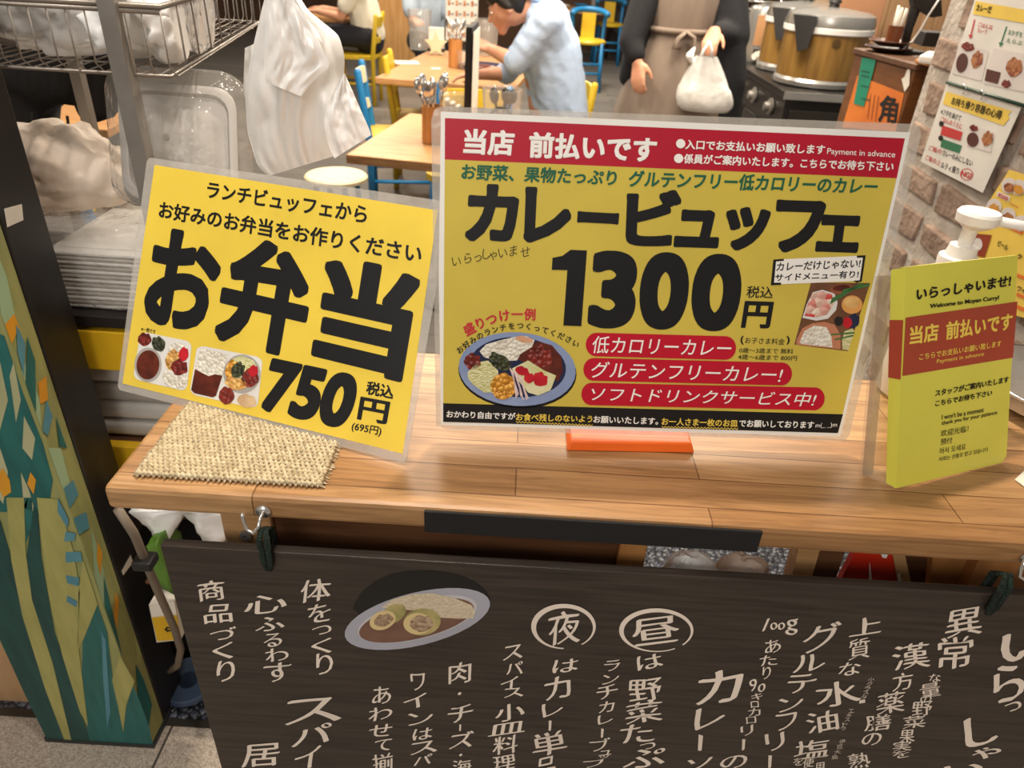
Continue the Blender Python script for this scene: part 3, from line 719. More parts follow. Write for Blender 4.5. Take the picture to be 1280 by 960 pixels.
obj('acrylic_foot', MB().prism([bk[3] + S.n * .0005, bk[2] + S.n * .0005, S.P(1250, 580, -.0015), S.P(1120, 611, -.0015)], (0, 0, .0015)), ACRYL, t)
fb = obj('red_band', S.crop(0, 0, 1).poly([(1131.6, 397), (1271.4, 376.8), (1265.8, 447), (1127.6, 470)], .0004), REDB, t)
obj('red_band_side', MB().prism([side[0].lerp(side[1], .225) + S.n * .0003 - S.ex * .0006, side[0].lerp(side[1], .49) + S.n * .0003 - S.ex * .0006, sb[1].lerp(sb[0], .49) + S.n * .0003 - S.ex * .0006, sb[1].lerp(sb[0], .225) + S.n * .0003 - S.ex * .0006], S.ex * -.0003), REDB, t)
mb = MB(); S.crop(1070, 230, 4.571)
text(S, 'いらっしゃいませ!', (345, 598), (885, 520), (340, 668), .0008, .035, mb)
text(S, 'Welcome to Moyan Curry!', (420, 685), (815, 636), (418, 718), .0008, .03, mb)
S.crop(1070, 430, 4.571)
text(S, 'スタッフがご案内いたします', (452, 262), (872, 182), (448, 301), .0008, .03, mb)
text(S, 'こちらでお待ち下さい', (452, 322), (777, 260), (448, 358), .0008, .03, mb)
text(S, "I won't be a moment", (488, 403), (728, 360), (487, 432), .0008, .012, mb)
text(S, 'thank you for your patience', (487, 440), (804, 378), (486, 470), .0008, .012, mb)
text(S, '欢迎光临！', (482, 492), (640, 464), (480, 530), .0008, .004, mb)
text(S, '预付', (482, 542), (548, 530), (480, 577), .0008, .004, mb)
text(S, '어서 오세요', (475, 594), (625, 567), (473, 630), .0008, .004, mb)
text(S, '저희는 선불로 받고 있습니다', (470, 646), (752, 588), (469, 672), .0008, .004, mb)
obj('black_lettering', mb, INK, t)
mb = MB(); S.crop(1070, 230, 4.571)
text(S, '当店', (305, 815), (470, 792), (302, 920), .0008, .03, mb)
text(S, '前払いです', (513, 787), (893, 732), (508, 892), .0008, .03, mb)
S.crop(1070, 430, 4.571)
text(S, 'こちらでお支払いお願い致します', (360, 55), (828, -22), (357, 93), .0008, .012, mb)
text(S, 'Payment in advance', (458, 88), (728, 44), (456, 117), .0008, .004, mb)
obj('yellow_lettering', mb, INKP, fb)

# ---------------------------------------------------------------- black menu board hung on the counter front
yb = .484; zt = at(200, 682, y=yb).z
zr = at(1280, 745, y=yb).z
xl = at(200, 682, y=yb).x
t = thing('hanging_menu_board', 'dark woodgrain menu board with white brush lettering hung on the counter front', 'menu board', (.1, yb, .5))
BOARD = mat('board_woodgrain', (68, 59, 52), .40, col2=(42, 37, 33), vs=3, st=(3, 60, 60), lo=.3, hi=.7, detail=6, spec=.4)
xr = .60; W_ = xr - xl
zR = zt + (zr - zt) * W_ / (at(1280, 745, y=yb).x - xl); zb = .45
yb2 = yb - .0
obj('board', MB().hexa([(xl, yb, zb), (xr, yb, zb), (xr, yb + .010, zb), (xl, yb + .010, zb), (xl, yb, zt), (xr, yb, zR), (xr, yb + .010, zR), (xl, yb + .010, zt)], .0008), BOARD, t)
S = Sheet((0, yb, .9), (.1, yb, .9), (0, yb, .8))
CORD = mat('green_cord', (38, 60, 48), .95, col2=(20, 30, 26), vs=200, bump=1, bs=400)
for px, py, zh in ((322, 648, .974), (1274, 712, .974)):
    xh = at(px, py, y=yb - .008).x; mb = MB()
    for dx in (-.0022, .0022):
        mb.tube([(xh + dx * 1.5, yb + .016, zt - .02), (xh + dx, yb + .013, zh - .012), (xh + dx, yb - .001, zh), (xh + dx * 1.6, yb - .005, zh - .01), (xh + dx * 1.3, yb - .0045, zt - .010), (xh + dx * .6, yb - .003, zt - .020)], [.0022, .0026, .0026, .003, .003, .002], 7)
    obj('cord_loop', mb, CORD, t, smooth=True, label='dark green velvet cord loop')
mb = MB()
def col(ox, oy, sc, items, wob=.03, bold=.030):
    S.crop(ox, oy, sc)
    for it in items:
        ch, x, y, w_, h_ = it[:5]; char(S, ch, x, y, w_, h_, .0006, bold * (it[5] if len(it) > 5 else 1), mb, 0, .12, wob, ink=True, nib=bold * (it[5] if len(it) > 5 else 1))
col(200, 670, 3.31, [('商', 213, 225, 112, 82), ('品', 243, 320, 118, 76), ('づ', 262, 402, 105, 52), ('く', 262, 472, 84, 68), ('り', 275, 558, 76, 88),
    ('心', 435, 278, 175, 76), ('ふ', 452, 360, 122, 58), ('る', 467, 428, 76, 55), ('わ', 484, 490, 96, 55), ('す', 490, 560, 116, 80),
    ('体', 643, 225, 128, 92), ('を', 660, 318, 96, 76), ('つ', 672, 388, 80, 36), ('く', 670, 452, 84, 62), ('り', 680, 528, 70, 88),
    ('ス', 628, 722, 235, 100), ('パ', 630, 820, 165, 80), ('イ', 612, 912, 112, 88), ('居', 418, 905, 156, 92)])
col(400, 700, 3.694, [('あ', 285, 622, 86, 80), ('わ', 278, 706, 108, 62), ('せ', 280, 785, 106, 56), ('て', 292, 853, 80, 52), ('揃', 290, 932, 96, 82),
    ('ワ', 453, 560, 68, 78), ('イ', 440, 647, 112, 66), ('ン', 465, 730, 120, 56), ('は', 475, 800, 90, 52), ('ス', 478, 864, 124, 54), ('パ', 475, 920, 84, 46),
    ('肉', 645, 517, 105, 98), ('・', 645, 615, 16, 14), ('チ', 652, 706, 118, 76), ('|', 648, 772, 30, 32), ('ズ', 655, 828, 116, 74), ('・', 650, 898, 14, 12), ('海', 655, 950, 88, 60),
    ('ス', 890, 424, 92, 64), ('パ', 898, 496, 80, 58), ('イ', 875, 565, 86, 58), ('ス', 892, 610, 90, 42), ('小', 875, 700, 136, 78), ('皿', 864, 776, 170, 52), ('料', 858, 850, 116, 84), ('理', 850, 932, 106, 64)])
col(640, 700, 3.694, [('夜', 240, 312, 150, 150), ('は', 248, 485, 118, 60), ('カ', 213, 588, 122, 102), ('レ', 188, 688, 98, 62), ('|', 176, 762, 40, 48), ('単', 170, 845, 160, 106), ('品', 155, 958, 96, 100),
    ('昼', 660, 325, 220, 122), ('は', 635, 468, 120, 66), ('野', 615, 598, 156, 104), ('菜', 608, 702, 170, 96), ('た', 578, 798, 150, 84), ('っ', 628, 856, 72, 30), ('ぷ', 608, 912, 200, 84),
    ('ラ', 463, 485, 74, 48), ('ン', 455, 548, 76, 44), ('チ', 440, 606, 100, 62), ('カ', 437, 675, 72, 50), ('レ', 432, 735, 72, 42), ('|', 417, 797, 36, 44), ('ブ', 408, 850, 96, 56), ('ュ', 430, 888, 60, 22), ('ッ', 427, 908, 44, 14), ('フ', 378, 938, 96, 30),
    ('カ', 958, 580, 210, 152, 1.3), ('レ', 915, 727, 142, 98, 1.3), ('|', 870, 842, 90, 76), ('ソ', 865, 938, 118, 48)])
col(860, 720, 4, [('/', 388, 242, 40, 58), ('0', 428, 248, 36, 34), ('0', 466, 248, 36, 34), ('g', 518, 252, 62, 78), ('あ', 422, 348, 80, 66), ('た', 402, 420, 84, 50), ('り', 392, 480, 42, 62), ('9', 325, 542, 38, 60), ('0', 368, 556, 38, 40), ('キ', 345, 600, 58, 34), ('ロ', 333, 640, 40, 32), ('カ', 332, 678, 64, 38), ('ロ', 315, 718, 50, 34), ('リ', 295, 770, 64, 50), ('|', 278, 840, 40, 58), ('の', 230, 925, 136, 62),
    ('グ', 668, 305, 200, 136), ('ル', 606, 433, 160, 84), ('テ', 567, 535, 146, 90), ('ン', 515, 638, 130, 68), ('フ', 492, 725, 108, 82), ('リ', 434, 825, 98, 86), ('|', 410, 925, 60, 64),
    ('上', 888, 248, 160, 86), ('質', 856, 362, 108, 100), ('な', 808, 463, 110, 66), ('水', 748, 585, 224, 124), ('油', 672, 725, 160, 104), ('塩', 618, 862, 176, 92), ('を', 550, 925, 48, 38), ('使', 600, 932, 58, 44), ('用', 658, 950, 46, 40)])
col(860, 720, 4, [(c_, 915 - k * 9, 515 + k * 22, 30, 18, .3) for k, c_ in enumerate('小クラスター')] + [(c_, 815 - k * 10, 672 + k * 22, 26, 18, .3) for k, c_ in enumerate('エキストラ')] + [(c_, 770 - k * 12, 825 + k * 26, 32, 20, .3) for k, c_ in enumerate('伊豆大島')], .02, .02)
col(1040, 720, 4, [('異', 658, 230, 184, 136), ('常', 612, 378, 178, 158), ('な', 514, 508, 58, 42), ('量', 490, 568, 104, 68), ('の', 470, 612, 58, 34), ('野', 450, 660, 102, 70), ('菜', 410, 728, 112, 60), ('果', 375, 798, 76, 62), ('実', 350, 848, 92, 48), ('を', 345, 888, 84, 36),
    ('漢', 395, 400, 184, 124), ('方', 353, 525, 104, 86), ('薬', 293, 632, 140, 104), ('膳', 228, 730, 130, 78), ('の', 198, 812, 100, 60), ('熟', 133, 922, 110, 76),
    ('い', 965, 352, 245, 140, 1.6), ('ら', 880, 530, 160, 186, 1.6), ('っ', 905, 650, 84, 46, 1.5), ('し', 742, 778, 165, 148, 1.8), ('ゃ', 768, 884, 148, 56, 1.4), ('い', 655, 962, 190, 44, 1.6)])
obj('brush_lettering', mb, mat('brush_white', (236, 222, 208), .6), t)
# brush rings
S.crop(640, 700, 3.694)
for cx, cy, rx, ry, a0, a1, w0 in ((240, 308, 140, 98, .95, 6.05 + 1.45, 25), (668, 325, 163, 95, .75, 6.05 + 1.6, 23)):
    n = 60; mb = MB()
    for k in range(n):
        def pt(i, o_):
            a = a0 - i / n * (a1 - a0 - .9); wv = w0 * (.55 + .45 * math.sin(a * 1.0 + 3.6)) + 4
            return (cx + (rx + o_ * wv) * math.cos(a), cy + (ry + o_ * wv * .7) * math.sin(a))
        S.poly([pt(k, -.5), pt(k + 1, -.5), pt(k + 1, .5), pt(k, .5)], .0006, mb)
    obj('brush_ring', mb, bpy.data.materials['brush_white'], t)
S.crop(400, 700, 3.694)
dk = obj('curry_picture', S.poly([(152, 225), (165, 190), (200, 140), (260, 95), (330, 65), (410, 50), (500, 48), (580, 55), (660, 75), (730, 110), (770, 145), (788, 190), (760, 260), (600, 330), (300, 340)], .0004), INK, t, label='picture of a grey oval plate of vegetable curry')
A_ = -.235
obj('plate_rim', S.ell(450, 270, 344, 122, .0006, A_), mat('print_plate_grey', (168, 168, 180), .4), dk)
obj('plate_well', S.ell(450, 270, 282, 92, .0007, A_), mat('print_plate_pale', (196, 192, 196), .4), dk)
obj('curry', S.ell(446, 276, 272, 84, .0008, A_), mat('print_curry', (128, 92, 76), .5, col2=(110, 78, 64), vs=40), dk)
obj('rice', S.poly([(285, 215), (330, 180), (420, 155), (520, 150), (620, 172), (700, 205), (718, 235), (708, 265), (640, 268), (540, 262), (480, 232), (380, 225)], .0009), cells('print_rice', (222, 206, 180), (206, 188, 160), 300, .6, .2), dk)
zc = mat('print_courgette', (142, 140, 84), .5, col2=(196, 178, 120), vs=40)
mb = S.ell(340, 245, 62, 40, .001, -.5); S.ell(472, 282, 86, 62, .001, -.1, mb=mb); obj('courgette', mb, zc, dk)
mb = S.ell(290, 275, 62, 42, .0011, -.35); S.ell(452, 290, 66, 50, .0011, 0, mb=mb); obj('courgette_flesh', mb, mat('print_flesh', (218, 194, 140), .5), dk)
mb = S.ell(295, 275, 46, 28, .0012, -.3, jit=.2); S.ell(470, 290, 54, 38, .0012, 0, mb=mb, jit=.15); obj('courgette_filling', mb, cells('print_filling', (196, 170, 140), (140, 108, 84), 260, .6, .2), dk)
# ---------------------------------------------------------------- painted pillar at the far left
t = thing('painted_pillar', 'pillar hand-painted with teal and olive leaves, black edge on its right', 'pillar', (-.79, .87, 0))
PX0, PX1, PY = -.905, -.687, .847
OLIVE = mat('mural_olive', (158, 158, 98), .55, col2=(142, 146, 92), vs=12, st=(6, 6, 1))
TEAL = mat('mural_teal', (26, 92, 88), .5, col2=(36, 108, 104), vs=10, st=(6, 6, 1))
DTEAL = mat('mural_dark_teal', (18, 66, 64), .5, col2=(26, 80, 76), vs=10, st=(6, 6, 1))
MBLUE = mat('mural_blue', (74, 130, 150), .5, col2=(88, 146, 160), vs=10)
MCREAM = mat('mural_cream', (186, 184, 146), .55, col2=(168, 170, 128), vs=10)
MORANGE = mat('mural_orange', (222, 158, 40), .5, col2=(206, 140, 34), vs=10)
obj('shaft', MB().box((PX0, PY, .012), (PX1, .90, 2.3), .002), OLIVE, t)
obj('base_plate', MB().box((PX0 - .002, PY - .002, 0), (PX1 + .003, .985, .012)), mat('pillar_base_dark', (34, 40, 40), .5), t)
obj('black_post', MB().box((PX0, .901, .0), (PX1 + .001, .99, 2.3), .003), mat('post_black', (30, 26, 24), .45, col2=(22, 20, 19), vs=14), t)
def front(polys, m, name, lift=.0006):
    mb = MB()
    for pp in polys: mb.face([at(x, y, y=PY - lift) for x, y in pp])
    obj(name, mb, m, t)
def sidef(polys, m, name, lift=.0006):
    mb = MB()
    for pp in polys:
        q = [at(x, y, x=PX1 + lift) for x, y in pp]
        for p in q: p.y = min(max(p.y, PY), .8995)
        mb.face(q)
    obj(name, mb, m, t)
front([[(-40, 400), (5, 420), (28, 490), (53, 553), (66, 600), (60, 640), (40, 650), (20, 640), (-5, 640), (-40, 620)]], TEAL, 'teal_burst')
front([[(0, 452), (10, 500), (-2, 545), (-30, 520), (-30, 440)], [(12, 470), (17, 452), (26, 500), (20, 528)], [(30, 520), (44, 548), (40, 575), (28, 560)], [(0, 560), (10, 590), (4, 630), (-10, 610)], [(26, 590), (36, 612), (44, 640), (30, 635)]], MCREAM, 'cream_rays', .0009)
front([[(3, 585), (12, 600), (14, 615), (4, 622), (-6, 600)], [(38, 590), (45, 600), (42, 618), (34, 605)]], MORANGE, 'orange_rays', .0012)
front([[(-30, 640), (0, 650), (12, 690), (30, 760), (52, 830), (78, 890), (90, 929), (60, 927), (30, 866), (0, 800), (-30, 760)], [(42, 632), (47, 640), (52, 700), (68, 790), (92, 860), (114, 931), (90, 930), (70, 868), (44, 790), (30, 715)]], DTEAL, 'dark_leaves', .0012)
front([[(122, 756), (134, 790), (141, 850), (150, 890), (160, 932), (112, 931), (102, 870), (103, 800)], [(166, 856), (176, 880), (186, 908), (192, 933), (152, 933), (156, 890)], [(30, 622), (40, 622), (41, 655), (28, 690), (26, 650)]], TEAL, 'teal_leaves', .0009)
front([[(8, 622), (30, 622), (32, 690), (40, 750), (66, 830), (90, 929), (82, 929), (56, 860), (28, 770), (14, 700)], [(46, 622), (72, 624), (92, 690), (100, 740), (97, 800), (110, 908), (100, 890), (78, 820), (60, 740)], [(104, 700), (122, 755), (104, 800), (98, 812), (98, 740)], [(140, 850), (150, 820), (168, 852), (158, 880), (154, 915), (147, 880)]], mat('mural_leaf_olive', (176, 172, 104), .5, col2=(160, 158, 92), vs=10, st=(6, 6, 1)), 'olive_leaves', .0015)
front([[(82, 664), (95, 667), (93, 676), (80, 677)], [(82, 690), (101, 690), (103, 702), (82, 703)], [(82, 719), (99, 722), (98, 733), (84, 729)], [(84, 744), (97, 752), (95, 759), (83, 752)], [(72, 622), (86, 650), (84, 660), (72, 640)]], MBLUE, 'blue_bars', .0018)
front([[(127, 790), (132, 800), (138, 890), (134, 910), (129, 850)]], MBLUE, 'blue_streak', .0018)
sidef([[(-10, 300), (8, 345), (20, 400), (12, 430), (-10, 400)], [(20, 470), (30, 450), (50, 500), (46, 540), (30, 500)], [(60, 560), (76, 560), (92, 620), (84, 640), (70, 600)], [(114, 660), (124, 690), (136, 740), (130, 760), (118, 720)]], mat('mural_sage', (150, 176, 140), .5), 'sage_patches')
sidef([[(0, 410), (18, 392), (24, 410), (14, 430), (2, 428)], [(48, 478), (58, 470), (60, 500), (50, 505)], [(122, 676), (128, 690), (126, 720), (121, 700)], [(144, 740), (149, 750), (146, 790), (142, 770)]], MORANGE, 'orange_patches', .0009)
sidef([[(20, 405), (32, 430), (30, 470), (22, 440)], [(58, 500), (66, 520), (60, 545), (46, 545)], [(80, 610), (92, 600), (98, 618), (84, 640)], [(90, 650), (108, 640), (112, 660), (96, 672)]], MBLUE, 'blue_patches', .0012)
sidef([[(34, 420), (44, 450), (40, 520), (30, 480)], [(70, 520), (84, 560), (74, 558)], [(130, 720), (142, 770), (150, 830), (140, 800), (130, 760)], [(170, 830), (180, 850), (190, 880), (186, 910), (172, 880)]], TEAL, 'teal_patches', .0015)
mb = MB()
for q in ([(5, 261), (27, 255), (29, 275), (9, 284)], [(152, 714), (163, 694), (166, 703), (154, 719)]):
    f = [at(x, y, x=PX1 + .0018) for x, y in q]; mb.prism(f, (.0004, 0, 0))
obj('paper_label', mb, OFFW, t, label='small torn white label')
# plywood panel behind the pillar
single('plywood_panel', MB().box((-1.7, .93, 0.0), (-.91, .945, 1.0)), mat('panel_beige', (196, 158, 118), .6, col2=(176, 138, 98), vs=3, st=(6, 6, 1)), 'plain beige plywood panel standing on the paving behind the painted pillar', 'panel')

# ---------------------------------------------------------------- steel rack behind the counter
RY = 1.0
t = thing('steel_rack', 'grey steel storage rack with a wire basket, black shelf and yellow boards', 'rack', (-.55, 1.15, 0))
pf = at(160, 110, y=RY).x; pr = at(112, 170, y=1.3).x
def angle_post(x, y, w_=.022):
    return MB().prism([(x - w_ / 2, y, .02), (x + w_ / 2, y, .02), (x + w_ / 2, y + w_, .02), (x + w_ / 2 - .003, y + w_, .02), (x + w_ / 2 - .003, y + .003, .02), (x - w_ / 2, y + .003, .02)], (0, 0, 1.75))
obj('post', angle_post(pf, RY - .012), GUNMETAL, t); obj('post', angle_post(pr, 1.3, .018), GUNMETAL, t)
obj('post', angle_post(-.985, RY + .02), GUNMETAL, t)
zb_, zt_ = at(100, 90, y=RY).z, at(100, 3, y=RY).z
xL, xR, yB = -1.0, at(213, 88, y=RY).x, 1.36
_q = at(327, 28, z=zb_); xRB, yB = _q.x, _q.y
bk = MB()
bk.tube([(xL, RY, zt_), (xR, RY, zt_), (xRB, yB, zt_), (xL, yB, zt_)], .004, 8)
bk.tube([(xL, RY, zt_ - .006), (xR, RY, zt_ - .006)], .003, 8)
bk.tube([(xL, RY + .006, zb_), (xR - .004, RY + .006, zb_), (xRB - .006, yB, zb_), (xL, yB, zb_)], .0025, 8)
n = 22
for i in range(n + 1):
    x = xL + (xR - xL) * i / n; xb = xL + (xRB - xL) * i / n
    bk.tube([(x, RY, zt_), (x, RY, zb_ + .012), (x + .003, RY + .012, zb_), (xb, yB - .012, zb_), (xb, yB, zb_ + .012), (xb, yB, zt_)], .0011, 6)
for i in range(1, 9):
    f = i / 9; x = xR + (xRB - xR) * f; y = RY + (yB - RY) * f
    bk.tube([(x, y, zt_), (x, y, zb_ + .008), (x - .012, y, zb_), (x - .05, y, zb_)], .0014, 6)
for i in range(1, 7):
    y = RY + (yB - RY) * i / 7; bk.tube([(xL, y, zb_ - .002), (xR + (xRB - xR) * i / 7, y, zb_ - .002)], .0014, 6)
obj('wire_basket', bk, WIRE, t, smooth=True)
obj('black_shelf', MB().box((-1.0, RY + .02, .876), (-.30, 1.36, .896), .002), mat('shelf_black', (34, 28, 26), .5), t)
YB = mat('board_yellow', (222, 176, 26), .5, col2=(186, 140, 22), vs=10, lo=.45, hi=.9)
obj('yellow_board', MB().box((-1.0, RY + .02, .795), (-.30, RY + .04, .868), .002), YB, t)
obj('yellow_board', MB().box((-1.0, RY + .02, .555), (-.30, RY + .04, .635), .002), YB, t)
obj('lower_shelf', MB().box((-1.0, RY + .04, .60), (-.30, 1.36, .635), .002), W_DARK, t)
obj('back_sheet', MB().box((-1.0, 1.36, .05), (-.30, 1.365, .90)), mat('rack_back', (64, 50, 38), .7), t)
# flat white packs on the lower shelf
for k in range(4):
    mb = MB().box((-.94, RY + .046, .637 + k * .038), (-.36, 1.33, .637 + k * .038 + .035), .012, seg=3); crumple(mb, .003, 30, k)
    single('wrapped_pack', mb, BAGT if k % 2 else TRAYM, ('lowest', 'second lowest', 'third lowest', 'topmost')[k] + ' of the flat white packs stacked under the yellow board of the rack', 'pack', 'flat packs on the low rack shelf', smooth=True)
# stack of thin tray lids in a clear bag
la, lb = at(58, 360, y=RY + .03), at(178, 372, y=RY + .03)
for k in range(13):
    z = .8975 + k * .0075; sh = random.uniform(-.004, .004); mb = MB()
    mb.box((-.745 + sh, RY + .045, z), (-.53 + sh, RY + .26, z + .0055), .002); mb.box((-.725 + sh, RY + .065, z + .0055), (-.55 + sh, RY + .24, z + .0068), .001)
    single('tray_lid', mb, TRAYM if k % 2 else TRAYW, 'thin grey tray lid in the wrapped pile on the black rack shelf', 'tray', 'thin tray lids in the clear bag')
mb = MB().box((-.765, RY + .03, .897), (-.515, RY + .28, 1.04), .02, seg=3)
bmesh.ops.subdivide_edges(mb.bm, edges=mb.bm.edges[:], cuts=5, use_grid_fill=True); crumple(mb, .012, 18, 5)
for v in mb.bm.verts: v.co.z = max(v.co.z, .8965)
single('wrapping_bag', mb, FILM2, 'clear plastic bag wrapped round the pile of thin tray lids on the black shelf', 'plastic bag', smooth=True)
# crumpled white bag above it
p = at(70, 225, y=1.14); mb = MB().ball((p.x - .02, 1.15, p.z - .004), (.13, .09, .085), 5); crumple(mb, .03, 11, 9); crumple(mb, .012, 34, 19)
for v in mb.bm.verts: v.co.z = max(v.co.z, 1.045)
single('crumpled_sack', mb, mat('sack_beige_white', (226, 208, 190), .5, bump=.4, bs=25), 'crumpled off-white plastic sack lying on the wrapped thin tray lids', 'plastic bag', smooth=True)
# grey trays standing on edge in a clear bag
def rrect(c, ux, uy, w_, h_, r):
    return [c + ux * x + uy * y for x, y in rounded_(-w_ / 2, -h_ / 2, w_ / 2, h_ / 2, r)]
def rounded_(x0, y0, x1, y1, r, n=5):
    out = []
    for cx, cy, a0 in ((x1 - r, y1 - r, 0), (x0 + r, y1 - r, PI / 2), (x0 + r, y0 + r, PI), (x1 - r, y0 + r, 1.5 * PI)):
        for k in range(n + 1): out.append((cx + r * math.cos(a0 + PI / 2 * k / n), cy + r * math.sin(a0 + PI / 2 * k / n)))
    return out
def tray(c, ux, uy, nn, w_, h_):
    bm = bmesh.new(); prev = None
    for (ww, hh, d) in ((w_, h_, 0), (w_ - .004, h_ - .004, .0015), (w_ - .022, h_ - .022, .001), (w_ - .030, h_ - .030, -.0065), (w_ - .06, h_ - .06, -.0065), (w_ - .066, h_ - .066, -.0045)):
        ring = [bm.verts.new(p + nn * d) for p in rrect(c, ux, uy, ww, hh, max(.012, .03 * hh / h_))]
        if prev:
            for k in range(len(ring)): bm.faces.new((prev[k], prev[(k + 1) % len(ring)], ring[(k + 1) % len(ring)], ring[k]))
        prev = ring
    bm.faces.new(prev); return bm
T0 = [at(x, y, y=1.05) for x, y in ((163, 112), (285, 118), (288, 232))]
cen = at(224, 180, y=1.07); nn = V((.12, -.93, .34)).normalized(); ux = V((1, .12, -.03)); ux -= nn * ux.dot(nn); ux.normalize(); uy = nn.cross(ux); uy = uy if uy.z > 0 else -uy
for k in range(9):
    c = cen - nn * (k * .0085) + V((-.0035 * k, 0, -.001 * k))
    tag(obj('food_tray', tray(c, ux, uy, nn, .165, .165), TRAYM, None, 'auto'), 'grey food tray standing on edge in the bagged row behind the small yellow sign' if k else 'foremost grey food tray in the bagged row behind the small yellow sign', 'food tray', 'food trays in the clear bag')
bg = MB(); bm = bg.bm
cc = cen - nn * .034 + V((-.012, 0, 0.006))
prof_ = [(.05, 0), (.2, 0), (.35, 0), (.45, 0)] + [(None, i / 14) for i in range(15)] + [(.6, 1), (.4, 1), (.2, 1), (.05, 1)]
for i, (r_, u) in enumerate(prof_):
    rr = r_ if r_ else [.55, .8, .95, 1.05, 1.1, 1.12, 1.12, 1.12, 1.12, 1.12, 1.1, 1.08, 1.05, .95, .75][round(u * 14)]
    d = .046 - .116 * u
    ring = [bm.verts.new(cc + ux * (x * rr) + uy * (y * rr) + nn * (d + (.004 if r_ and u == 0 else 0))) for x, y in rounded_(-.088, -.088, .09, .094, .035, 9)]
    if i:
        for k in range(len(ring)): bm.faces.new((pv[k], pv[(k + 1) % len(ring)], ring[(k + 1) % len(ring)], ring[k]))
    else: bm.faces.new(ring)
    pv = ring
bm.faces.new(pv[::-1]); crumple(bg, .006, 30, 4)
single('tray_bag', bg, FILM, 'clear crinkled plastic bag round the row of grey food trays', 'plastic bag', smooth=True)
single('wrapped_container', MB().box((-.56, 1.02, .8975), (-.37, 1.22, 1.03), .012), TRAYM, 'grey plastic container on the black shelf supporting the bagged food trays', 'container')
# bags in the wire basket
BAGF = film('basket_bag', (238, 236, 234), .62, .22, .8, 24)
for k, (px, py, y, r, am, m, lb) in enumerate(((88, 52, 1.14, (.125, .10, .062), .022, BAGF, 'cloudy tied plastic bag lying left of the rack post in the wire basket'),
        (190, 55, 1.12, (.085, .085, .062), .028, BAGW, 'shiny white plastic bag behind the rack post in the wire basket'),
        (262, 38, 1.22, (.085, .10, .06), .03, BAGF, 'crinkled clear bag at the right end of the wire basket'),
        (15, 30, 1.2, (.07, .09, .055), .02, mat('bag_dark', (90, 84, 78), .4, bump=.4), 'dark grey bag at the left end of the wire basket'))):
    p = at(px, py, y=y); mb = MB().ball((p.x, y, zb_ + r[2] * .95), r, 5); crumple(mb, am, 14, 20 + k); crumple(mb, am * .4, 40, 40 + k)
    for v in mb.bm.verts:
        v.co.z = max(v.co.z, zb_ + .004); v.co.y = max(v.co.y, RY + .006)
        lim = xR + (xRB - xR) * (v.co.y - RY) / (yB - RY) - .006; v.co.x = min(v.co.x, lim)
    single('plastic_bag', mb, m, lb, 'plastic bag', smooth=True)
# bunch of white carrier bags hanging from the basket
t = thing('carrier_bag_bunch', 'bunch of thin white carrier bags hanging folded over at the right of the rack', 'plastic bag', (-.29, .97, 1.2))
def resample(pl, n):
    ds = [0]
    for a, b in zip(pl, pl[1:]): ds.append(ds[-1] + math.hypot(b[0] - a[0], b[1] - a[1]))
    out = []; k = 0
    for i in range(n + 1):
        d = ds[-1] * i / n
        while k < len(pl) - 2 and ds[k + 1] < d: k += 1
        f = (d - ds[k]) / max(1e-6, ds[k + 1] - ds[k]); out.append((pl[k][0] + (pl[k + 1][0] - pl[k][0]) * f, pl[k][1] + (pl[k + 1][1] - pl[k][1]) * f))
    for _ in range(2): out = [out[0]] + [tuple((out[i - 1][c] + 2 * out[i][c] + out[i + 1][c]) / 4 for c in (0, 1)) for i in range(1, n)] + [out[-1]]
    return out
def hung_bag(name, left, right, y0, depth, m, seed, amp, nu=36, nv=48):
    """a thin hanging bag: two skins between a left and a right edge, with long pleats and crinkles"""
    Lp, Rp = resample(left, nv), resample(right, nv); bm = bmesh.new(); G = []
    for s in (-1, 1):
        g = []
        for j in range(nv + 1):
            row = []
            for i in range(nu + 1):
                u, v = i / nu, j / nv; x, y = Lp[j][0] + (Rp[j][0] - Lp[j][0]) * u, Lp[j][1] + (Rp[j][1] - Lp[j][1]) * u
                env = math.sin(PI * u) ** .6 * (.25 + .75 * math.sin(PI * min(1, v * .8 + .1)) ** .7)
                cr = noise.noise(V((u * 3.2 + seed, v * 1.6, seed))) + .6 * (1 - 2 * abs(noise.noise(V((u * 7 + seed, v * 3.5 + u * 2, seed * 2))))) + .25 * noise.noise(V((u * 18, v * 9, seed)))
                row.append(bm.verts.new(at(x, y, y=y0 + s * depth * env + amp * cr * (.25 + env) * (1 if s < 0 else .5))))
            g.append(row)
        for j in range(nv):
            for i in range(nu): bm.faces.new((g[j][i], g[j][i + 1], g[j + 1][i + 1], g[j + 1][i]))
        G.append(g)
    bmesh.ops.recalc_face_normals(bm, faces=bm.faces)
    return obj(name, bm, m, t, True)
BUNCH = film('bunch_bag', (246, 245, 243), .86, .28, .25, 22, .8)
hung_bag('bag', [(345, -45), (330, 0), (318, 50), (306, 110), (309, 165), (322, 208), (336, 220)], [(352, -45), (384, 12), (424, 44), (431, 70), (429, 120), (430, 165), (428, 192)], .975, .03, BUNCH, 1, .011)
hung_bag('bag', [(306, 60), (304, 110), (312, 160), (325, 200)], [(324, 52), (328, 110), (332, 160), (350, 205)], .985, .012, BAGT, 4, .010, 16, 30)
hung_bag('folded_bag', [(338, -30), (333, 20), (331, 60), (330, 100), (334, 103)], [(366, -10), (398, 50), (413, 82), (385, 108), (377, 121)], .935, .006, BAGW, 3, .006, 30, 36)
hung_bag('folded_bag', [(428, 92), (414, 120), (404, 150), (410, 180), (418, 198)], [(431, 92), (440, 112), (450, 135), (462, 162), (464, 169)], .945, .008, BAGW, 6, .007, 24, 30)
